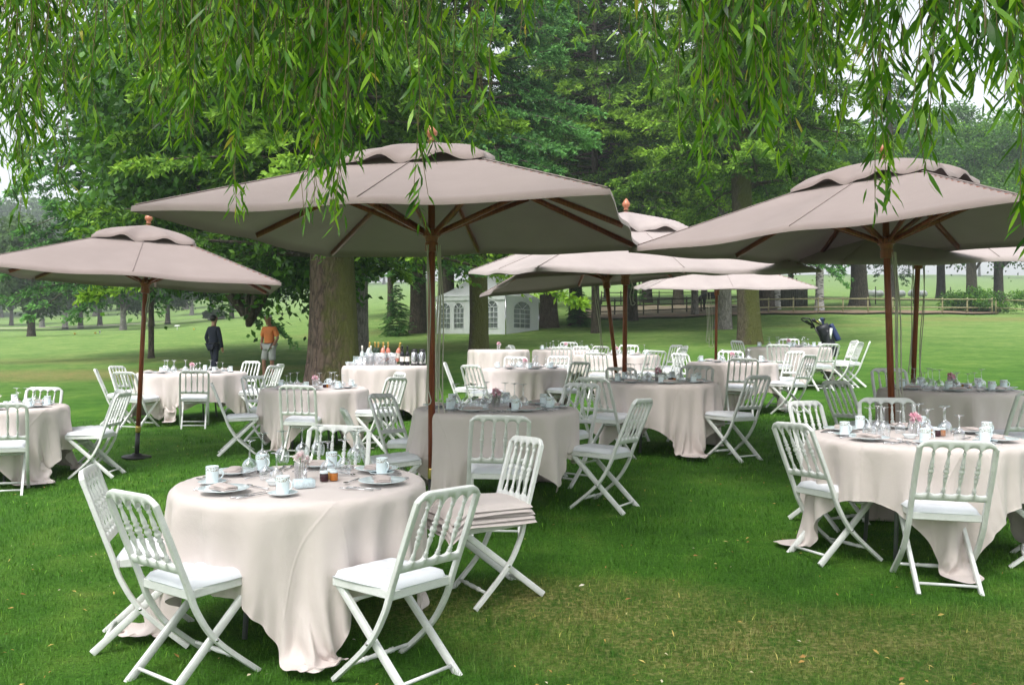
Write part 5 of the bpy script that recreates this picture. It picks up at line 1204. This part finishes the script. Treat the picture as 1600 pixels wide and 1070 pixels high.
    if hair:
        mb = MB(); mb.lathe([(0.0, -.085), (.062, -.075), (.088, -.03), (.094, .02), (.080, .07), (.045, .098), (0, .106)], 18, tuple(H + Vector((0, -.016, 1.705)))); mb.v[0][:, 1] = (mb.v[0][:, 1] - H.y + .016) * 1.14 + H.y - .016; mb.build('hair', hair, o, True)
    if cap:
        mb = MB(); mb.lathe([(.092, 0), (.098, .02), (.088, .055), (.055, .085), (0, .095)], 16, tuple(H + Vector((0, -.005, 1.735))), cap=False)
        V = [tuple(H + Vector((.075 * math.cos(a), .06 + .12 * math.sin(a), 1.745 + .03 * math.sin(a)))) for a in np.linspace(0, PI, 10)]; V2 = [(a_, b_, c_ + .008) for a_, b_, c_ in V]; n_ = len(V)
        mb.add(V + V2, [tuple(range(n_))[::-1], tuple(range(n_, 2 * n_))] + [(k, (k + 1) % n_, n_ + (k + 1) % n_, n_ + k) for k in range(n_)]); mb.build('cap', cap, o, True)
    return o
NAVY = simple('navy_wool', (.012, .016, .035), .85, var=.2, scale=5); ORG = simple('orange_polo', (.78, .24, .07), .8, var=.1, scale=4); SHORT = simple('stone_shorts', (.46, .46, .45), .8, var=.1, scale=4); WHT = simple('white_leather', (.75, .76, .76), .5); HAIR = simple('black_hair', (.012, .010, .010), .5)
m1 = man('person', 'dark-haired man in navy jumper and trousers walking away across the fairway', wpt(334, 25.0), 25.0, math.radians(62), SKIN2,
    [[(-.25, -.06, 1.15), (-.235, .05, .93), (-.23, .07, .88)], [(.24, .02, 1.14), (.225, .09, .90), (.22, .105, .85)]],
    [[(-.09, 0, .90), (-.10, .10, .50), (-.105, -.02, .09)], [(.09, 0, .90), (.095, -.02, .49), (.10, -.10, .09)]], NAVY, NAVY, True, hair=HAIR, socks=(None, M['black']), sleeves='long')
mb = MB(); mb.tube([(-.25, .02, .84), (-.25, .16, .82), (-.25, .24, .80)], [.02, .03, .02], 8); mb.build('held_club_cover', M['black'], m1, True)
m2 = man('person', 'balding man in orange polo and pale shorts, hands at his pockets', wpt(421, 24.6), 24.6, math.radians(248), SKIN1,
    [[(-.27, -.03, 1.16), (-.23, .07, .97), (-.205, .09, .93)], [(.27, -.03, 1.16), (.23, .07, .97), (.205, .09, .93)]],
    [[(-.10, 0, .90), (-.11, .03, .48), (-.115, .0, .09)], [(.10, 0, .90), (.12, .10, .49), (.13, .06, .09)]], ORG, SHORT, False, head=(.015, .03, 0), cap=WHT, socks=(WHT, WHT))
for s in (-1, 1):
    gl = chainset(); p = addc(gl, [(.215 * s, .085, .95), (.195 * s, .11, .89), (.185 * s, .125, .85)], [.04, (.036, .045), .03]); skin_body('glove', gl['v'], gl['e'], gl['r'], WHT, m2)

# ------------------------------------------------------------------ marquee
PVC = linen('white_pvc', (.76, .80, .81), (.82, .85, .86), 60, .15, .1); WIN = simple('window_film', (.20, .23, .23), .25, var=.35, scale=1.5)
def marquee():
    al = math.radians(26); s = 4.15; cx, cy = wpt(790, 44.2), 44.2; z = g1(cx, cy) - .05
    o = empty('marquee', (cx, cy, z), (0, 0, -al * 0 + math.radians(26))); tag(o, 'white peaked marquee with arched windows standing behind the mossy trunk', 'tent')
    # local axes: near corner at origin, left face along -x, right face along +y
    o.rotation_euler = (0, 0, math.radians(-26) + PI * 0)
    H = 2.05
    def wall(name, p0, p1, wins):
        p0, p1 = Vector(p0), Vector(p1); d = (p1 - p0); L = d.length; d.normalize(); nrm = Vector((d.y, -d.x, 0))
        w = empty(name, (0, 0, 0)); w.parent = o; bpy.data.objects.remove(w)
        # wall sheet with arched holes is built from vertical strips
        mb = MB(); X = sorted(set([0, L] + [c + k * hw / 6 for c, hw, b, t in wins for k in range(-6, 7)] + list(np.linspace(0, L, 12))))
        def top(x):
            for c, hw, b, t in wins:
                if abs(x - c) <= hw + 1e-6: return b, t - min(hw, .42) + min(hw, .42) * math.sqrt(max(0, 1 - ((x - c) / hw) ** 2))
            return None
        def P(x, z, off=0): q = p0 + d * x + nrm * (off + .02 * math.sin(x * 5) * (z < 2)); return (q.x, q.y, z)
        for a, b in zip(X[:-1], X[1:]):
            m = (a + b) / 2; t = top(m)
            if t is None: mb.add([P(a, -.35), P(b, -.35), P(b, H), P(a, H)], [(0, 1, 2, 3)])
            else:
                ta, tb = top(a) or t, top(b) or t
                mb.add([P(a, -.35), P(b, -.35), P(b, ta[0]), P(a, ta[0])], [(0, 1, 2, 3)]); mb.add([P(a, ta[1]), P(b, tb[1]), P(b, H), P(a, H)], [(0, 1, 2, 3)])
        wl_ = mb.build('wall_panel', PVC, o)
        for c, hw, b, t in wins:
            mb = MB(); A = [c + hw * math.cos(a) for a in np.linspace(PI, 0, 13)]; ah = min(hw, .42); Z = [t - ah + ah * math.sin(a) for a in np.linspace(PI, 0, 13)]
            mb.add([P(c - hw, b, -.03), P(c + hw, b, -.03)] + [P(x_, z_, -.03) for x_, z_ in zip(A[::-1], Z[::-1])], [tuple(range(15))]); pn = mb.build('window', WIN, wl_)
            mb = MB()
            for k in (-.33, .33): mb.tube([P(c + k * hw, b, .012), P(c + k * hw, t - ah, .012)], .017, 4)
            for k in range(5): zz = b + (t - ah - b) * k / 4; mb.tube([P(c - hw, zz, .012), P(c + hw, zz, .012)], .017, 4)
            for a in (PI * .28, PI * .72): mb.tube([P(c, t - ah, .012), P(c + hw * math.cos(a), t - ah + ah * math.sin(a), .012)], .017, 4)
            mb.tube([P(x_, z_, .012) for x_, z_ in zip(A, Z)], .02, 4)
            g = mb.mesh('window_frame', PVC); q = link('window_frame', g, wl_)
        # scalloped valance
        mb = MB(); n = int(L / .09); V = []; 
        for k in range(n + 1): x = L * k / n; V += [P(x, H + .02, .05), P(x, H - .17 - .05 * abs(math.sin(k * PI / 4)), .06)]
        mb.add(V, [(2 * k, 2 * k + 2, 2 * k + 3, 2 * k + 1) for k in range(n)]); mb.build('valance', PVC, o)
    wall('w', (-s, 0, 0), (0, 0, 0), [(.55, .29, .38, 1.72), (1.38, .29, .38, 1.72), (2.6, .36, .38, 1.80), (3.35, .33, .38, 1.80)])
    wall('w', (0, 0, 0), (0, s, 0), [(2.0, 1.0, .40, 1.82)])
    wall('w', (0, s, 0), (-s, s, 0), []); wall('w', (-s, s, 0), (-s, 0, 0), [])
    mb = MB(); n = 14; V = []; F = []; m = 12
    for k in range(n + 1):
        t = k / n; h = H + .02 + 2.0 * (t ** 1.9 * .62 + t * .38); r = (s / 2 + .05) * (1 - t) + .03
        for q in range(4):
            c0 = [(-1, -1), (1, -1), (1, 1), (-1, 1)][q]; c1 = [(1, -1), (1, 1), (-1, 1), (-1, -1)][q]
            for j in range(m): u = j / m; V.append((-s / 2 + r * (c0[0] + (c1[0] - c0[0]) * u), s / 2 + r * (c0[1] + (c1[1] - c0[1]) * u), h - .10 * math.sin(u * PI) * t * (1 - t)))
    R_ = 4 * m
    for k in range(n):
        for i in range(R_): F.append((k * R_ + i, k * R_ + (i + 1) % R_, (k + 1) * R_ + (i + 1) % R_, (k + 1) * R_ + i))
    mb.add(V, F); mb.build('roof', PVC, o, True)
    for c_ in ((0, 0), (-s, 0), (0, s), (-s, s)): mb = MB(); mb.tube([(c_[0], c_[1], -.3), (c_[0], c_[1], H)], .03, 6); mb.build('tent_pole', M['steel'], o)
marquee()

# ------------------------------------------------------------------ fences, shed, horse
def fence(label, pts, mat, rails=(.45, 1.02), post=.055, hgt=1.15, railr=.042):
    """pts: list of (px, depth) post positions"""
    P = [Vector((wpt(px, y), y, g1(wpt(px, y), y))) for px, y in pts]
    o = empty('post_and_rail_fence', P[0]); tag(o, label, 'fence')
    for i, p in enumerate(P):
        q = p - P[0]; mb = MB(); mb.lathe([(post, -.3), (post, hgt - .03), (post * .7, hgt)], 8); mb.build('post', mat, o, False, q)
    for a, b in zip(P[:-1], P[1:]):
        for h in rails:
            u, v = a - P[0] + Vector((0, -post - .02, h)), b - P[0] + Vector((0, -post - .02, h)); u = u.lerp(v, .004); mb = MB(); mb.tube([u, v], railr, 6); mb.build('rail', mat, o)
    return o
fence('mossy pale post and rail fence running across the right background', [(1162 + 38.8 * k, 60 - .1 * k) for k in range(11)], M['fencewood'])
fence('short return of the pale fence going off the right edge from its corner post', [(1556, 58.9), (1612, 55), (1680, 51)], M['fencewood'])
fence('dark three-rail paddock fence behind the crossing parasol poles', [(938 + 22.5 * k, 62 + .3 * k) for k in range(11)], M['fencedark'], rails=(.35, .75, 1.12), hgt=1.25)
fence('second dark rail fence farther back in the paddock', [(940 + 30 * k, 78) for k in range(7)], M['fencedark'], rails=(.6, 1.1), hgt=1.25)
for i, px in enumerate((1427, 1485, 1368, 1330)):
    y = 78; x = wpt(px, y); mb = MB(); mb.lathe([(.05, -.2), (.05, 1.5), (.03, 1.55)], 8); tag(mb.build('field_post', M['fencedark'], None, False, (x, y, g1(x, y))), 'thin dark field post beyond the pale fence, %s from the left' % ('third', 'last', 'second', 'first')[i], 'post', 'thin dark field posts')
# bare earth under the fence
def strip(name, px0, px1, d0, d1, mat, dz=.03):
    V, F = [], []; n = 50
    for k in range(n + 1):
        px = px0 + (px1 - px0) * k / n
        for j in range(5): d = d0 + (d1 - d0) * j / 4 + .5 * math.sin(k * .9 + j); x = wpt(px, d); V.append((x, d, g1(x, d) + dz))
    for k in range(n):
        for j in range(4): a = k * 5 + j; F.append((a, a + 5, a + 6, a + 1))
    link(name, np_mesh(name, V, np.array(F), mat, True))['kind'] = 'structure'
EARTH = simple('bare_earth', (.24, .17, .11), .95, var=.35, scale=1.2, bs=.5, bscale=6)
strip('earth_strip', 905, 1560, 58.3, 62, EARTH, .12)
strip('paddock_earth', 905, 1215, 62, 74, simple('paddock_earth', (.17, .14, .09), .95, var=.4, scale=.8), .12)
strip('cart_path', -60, 395, 122, 128, simple('sandy_path', (.46, .42, .33), .9), .3)
def shed():
    y = 70; x0, x1 = wpt(1222, y), wpt(1262, y); z = g1(x0, y); o = empty('shed', (x0, y, z)); tag(o, 'low dark timber shed beyond the fence between the birches', 'shed'); w = x1 - x0
    for k in range(12): mb = MB(); mb.box((w * (k + .5) / 12, 0, .9), (w / 12 - .02, .05 + .02 * (k % 2), 1.9)); mb.build('plank', M['fencedark'], o)
    mb = MB(); mb.box((w / 2, 1.55, .9), (w - .06, 3, 1.86)); mb.build('carcass', M['fencedark'], o); mb = MB(); mb.box((w / 2, 1.5, 1.92), (w + .4, 3.6, .10), M=Matrix.Rotation(.06, 3, 'X')); mb.build('roof', M['greysteel'], o)
shed()
def horse():
    y = 66; x = wpt(1113, y); o = empty('horse', (x, y, g1(x, y)), (0, 0, 0)); tag(o, 'black horse grazing with lowered head behind the dark paddock fence', 'horse')
    c = chainset(); addc(c, [(.0, 0, 1.22)], [(.27, .30)]); fr = addc(c, [(-.35, 0, 1.20), (-.62, 0, 1.22)], [(.28, .30), (.24, .27)], 0); bk = addc(c, [(.38, 0, 1.25), (.66, 0, 1.26)], [(.28, .31), (.25, .28)], 0)
    nk = addc(c, [(-.85, 0, 1.10), (-1.08, 0, .82), (-1.22, 0, .56)], [(.15, .20), (.10, .15), (.09, .12)], fr); addc(c, [(-1.30, 0, .34), (-1.38, 0, .14)], [(.075, .085), (.05, .055)], nk)
    for s in (-1, 1):
        addc(c, [(-.62, .14 * s, .85), (-.64, .14 * s, .48), (-.62, .14 * s, .12), (-.66, .14 * s, .03)], [.10, .055, .04, .05], fr)
        addc(c, [(.62, .15 * s, .88), (.56, .15 * s, .66), (.78, .15 * s, .48), (.72, .15 * s, .12), (.68, .15 * s, .03)], [.15, .09, .055, .04, .05], bk)
    skin_body('body', c['v'], c['e'], c['r'], simple('black_coat', (.012, .012, .014), .5), o)
    mb = MB(); mb.tube([(.88, 0, 1.28), (1.0, 0, 1.05), (1.02, 0, .55)], [.05, .07, .02], 8); mb.build('tail', M['black'], o, True)
horse()

# ------------------------------------------------------------------ golf trolley with bag
def golf():
    y = 19.5; x = wpt(1302, y); z = g1(x, y); o = empty('golf_trolley', (x, y, z)); tag(o, 'black golf bag with yellow head cover leaning on its trolley behind the far right table', 'golf bag')
    BK = simple('black_nylon', (.012, .014, .02), .5, var=.3, scale=8); NV = simple('navy_nylon', (.015, .03, .10), .5); YL = simple('yellow_knit', (.75, .60, .04), .8)
    s = y / FPX
    def q(px, py, dy=0): return (wpt(px, y) - x, dy, zat(py, y) - z)
    def prof(a, b, r0, r1, mat, name, n=14):
        mb = MB(); mb.tube([Vector(a).lerp(Vector(b), t) for t in (0, .03, .3, .6, .9, 1)], [r0 * .9, r0, (r0 * .7 + r1 * .3), (r0 * .4 + r1 * .6), r1, r1 * .95], n); return mb.build(name, mat, o, True)
    prof(q(1304, 556), q(1284, 508), .12, .145, BK, 'bag')
    prof(q(1308, 532, -.08), q(1297, 506, -.05), .07, .05, NV, 'side_pocket'); prof(q(1291, 545, -.13), q(1290, 516, -.13), .05, .045, BK, 'front_pocket')
    mb = MB(); mb.box(q(1294, 521, -.15), (.055, .02, .24), M=Matrix.Rotation(.12, 3, 'Y')); mb.build('towel', WHT, o)
    for (a, b, r, mt) in ((q(1283, 508), q(1271, 500), .045, M['black']), (q(1284, 508, .05), q(1277, 503, .05), .035, YL), (q(1286, 508, -.04), q(1283, 498.5, -.04), .040, NV), (q(1287, 508, .03), q(1288, 498, .03), .035, M['black'])):
        mb = MB(); mb.tube([a, Vector(a).lerp(Vector(b), .5), b], [.012, .02, r * .9], 8, cap=False); mb.lathe([(0, -r), (r * .8, -r * .6), (r, 0), (r * .8, r * .6), (0, r)], 10, b); mb.build('club_head_cover', mt, o, True)
    for dy in (-.04, .03): mb = MB(); mb.tube([q(1286, 509, dy), q(1281 + dy * 60, 499, dy)], .009, 5); mb.build('club_shaft', M['steel'], o)
    mb = MB(); mb.tube([q(1295, 570), q(1281, 526), q(1273, 512)], .018, 8); mb.tube([q(1273, 512, 0), q(1267, 507, .05), q(1256, 500, .12), q(1253, 498, .05), q(1254, 497, -.05), q(1262, 498, -.12), q(1269, 506, -.05), q(1273, 512, 0)], .016, 8); mb.build('handle_frame', M['black'], o, True)
    mb = MB(); mb.tube([q(1269, 507), q(1268, 513)], .03, 8); mb.box(q(1264, 504), (.16, .14, .02), M=Matrix.Rotation(.6, 3, 'Y')); mb.build('scorecard_holder', M['black'], o)
    for dy in (-.28, .28): 
        mb = MB(); mb.lathe([(.09, -.018), (.13, -.018), (.14, 0), (.13, .018), (.09, .018)], 20, (q(1296, 0)[0], dy, .14), Matrix.Rotation(PI / 2, 3, 'X')); mb.tube([(q(1296, 0)[0] - .1, dy, .14), (q(1296, 0)[0] + .1, dy, .14)], .012, 6); mb.tube([(q(1296, 0)[0], dy, .04), (q(1296, 0)[0], dy, .24)], .012, 6); mb.build('wheel', M['black'], o, True)
    mb = MB(); mb.tube([(q(1296, 0)[0], -.28, .14), (q(1296, 0)[0], .28, .14)], .012, 6); mb.tube([(q(1296, 0)[0], 0, .14), (q(1296, 0)[0] - .45, 0, .08)], .012, 6); mb.build('axle', M['black'], o)
golf()

# ------------------------------------------------------------------ small things far off
def marker(px, py, w, h, mat, label, name='tee_marker', cat='golf marker', lo=30):
    y = ground_at(px, py, lo); x = wpt(px, y); s = y / FPX; o = empty(name, (x, y, g1(x, y))); tag(o, label, cat)
    mb = MB(); mb.tube([(0, 0, -.1), (0, 0, h * s)], max(.03, .6 * s), 6); mb.build('stake', mat, o); mb = MB(); mb.box((0, 0, h * s), (w * s, .15, 2.2 * s), b=.02); mb.build('plate', mat, o)
marker(277, 515, 8, 6, WHT, 'white T-shaped fairway sign left of the man in navy', 'fairway_sign', 'sign')
marker(156, 521, 2, 3, WHT, 'tiny white stake on the fairway below the forked tree')
YM = simple('yellow_paint', (.75, .55, .06), .5)
for px, py, lb in ((117, 523, 'left'), (149, 522, 'right')): marker(px, py, 3, 2, YM, 'yellow tee marker, %s of two left of the parasol pole' % lb)
marker(303, 516, 2, 2, YM, 'yellow tee marker right of the white fairway sign')
mb = MB()
for k in range(9): mb.lathe([(0, 0), (.5, .1), (.6, .5), (.35, .85), (0, .95)], 8, (k * .95, (k % 3) * .5, 0))
y = 112; x = wpt(1357, y); tag(mb.build('wrapped_hay_bales', WHT, None, True, (x, y, g1(x, y))), 'row of white wrapped bales in the field behind the stout dark tree', 'hay bales')

# the air: pale summer haze over the golf course
mb = MB(); mb.box((0, 200, 28), (900, 520, 75)); hz = mb.mesh('haze')
hm = bpy.data.materials.new('haze_air'); hm.use_nodes = True; hn = hm.node_tree; hn.nodes.clear(); ho = hn.nodes.new('ShaderNodeOutputMaterial'); pv = hn.nodes.new('ShaderNodeVolumePrincipled')
pv.inputs['Color'].default_value = (.86, .95, .98, 1); pv.inputs['Density'].default_value = HAZE; pv.inputs['Anisotropy'].default_value = .2; hn.links.new(pv.outputs[0], ho.inputs['Volume'])
hz.materials.append(hm)
if HAZE: tag(link('haze', hz), 'thin pale haze in the air over the golf course', 'haze', kind='stuff')

# things whose descriptions came out alike are told apart by their order from left to right
same = {}
for o in C.objects:
    if o.parent is None and o.get('label'): same.setdefault(o['label'], []).append(o)
for lab, os_ in same.items():
    if len(os_) < 2: continue
    os_.sort(key=lambda q: q.location.x / max(q.location.y, .1)); k = len(os_)
    words = {2: ['left-hand', 'right-hand'], 3: ['leftmost', 'middle', 'rightmost'], 4: ['leftmost', 'second', 'third', 'rightmost'], 5: ['leftmost', 'second', 'middle', 'fourth', 'rightmost']}.get(k)
    if words:
        for w_, o in zip(words, os_): o['label'] = w_ + ' ' + lab
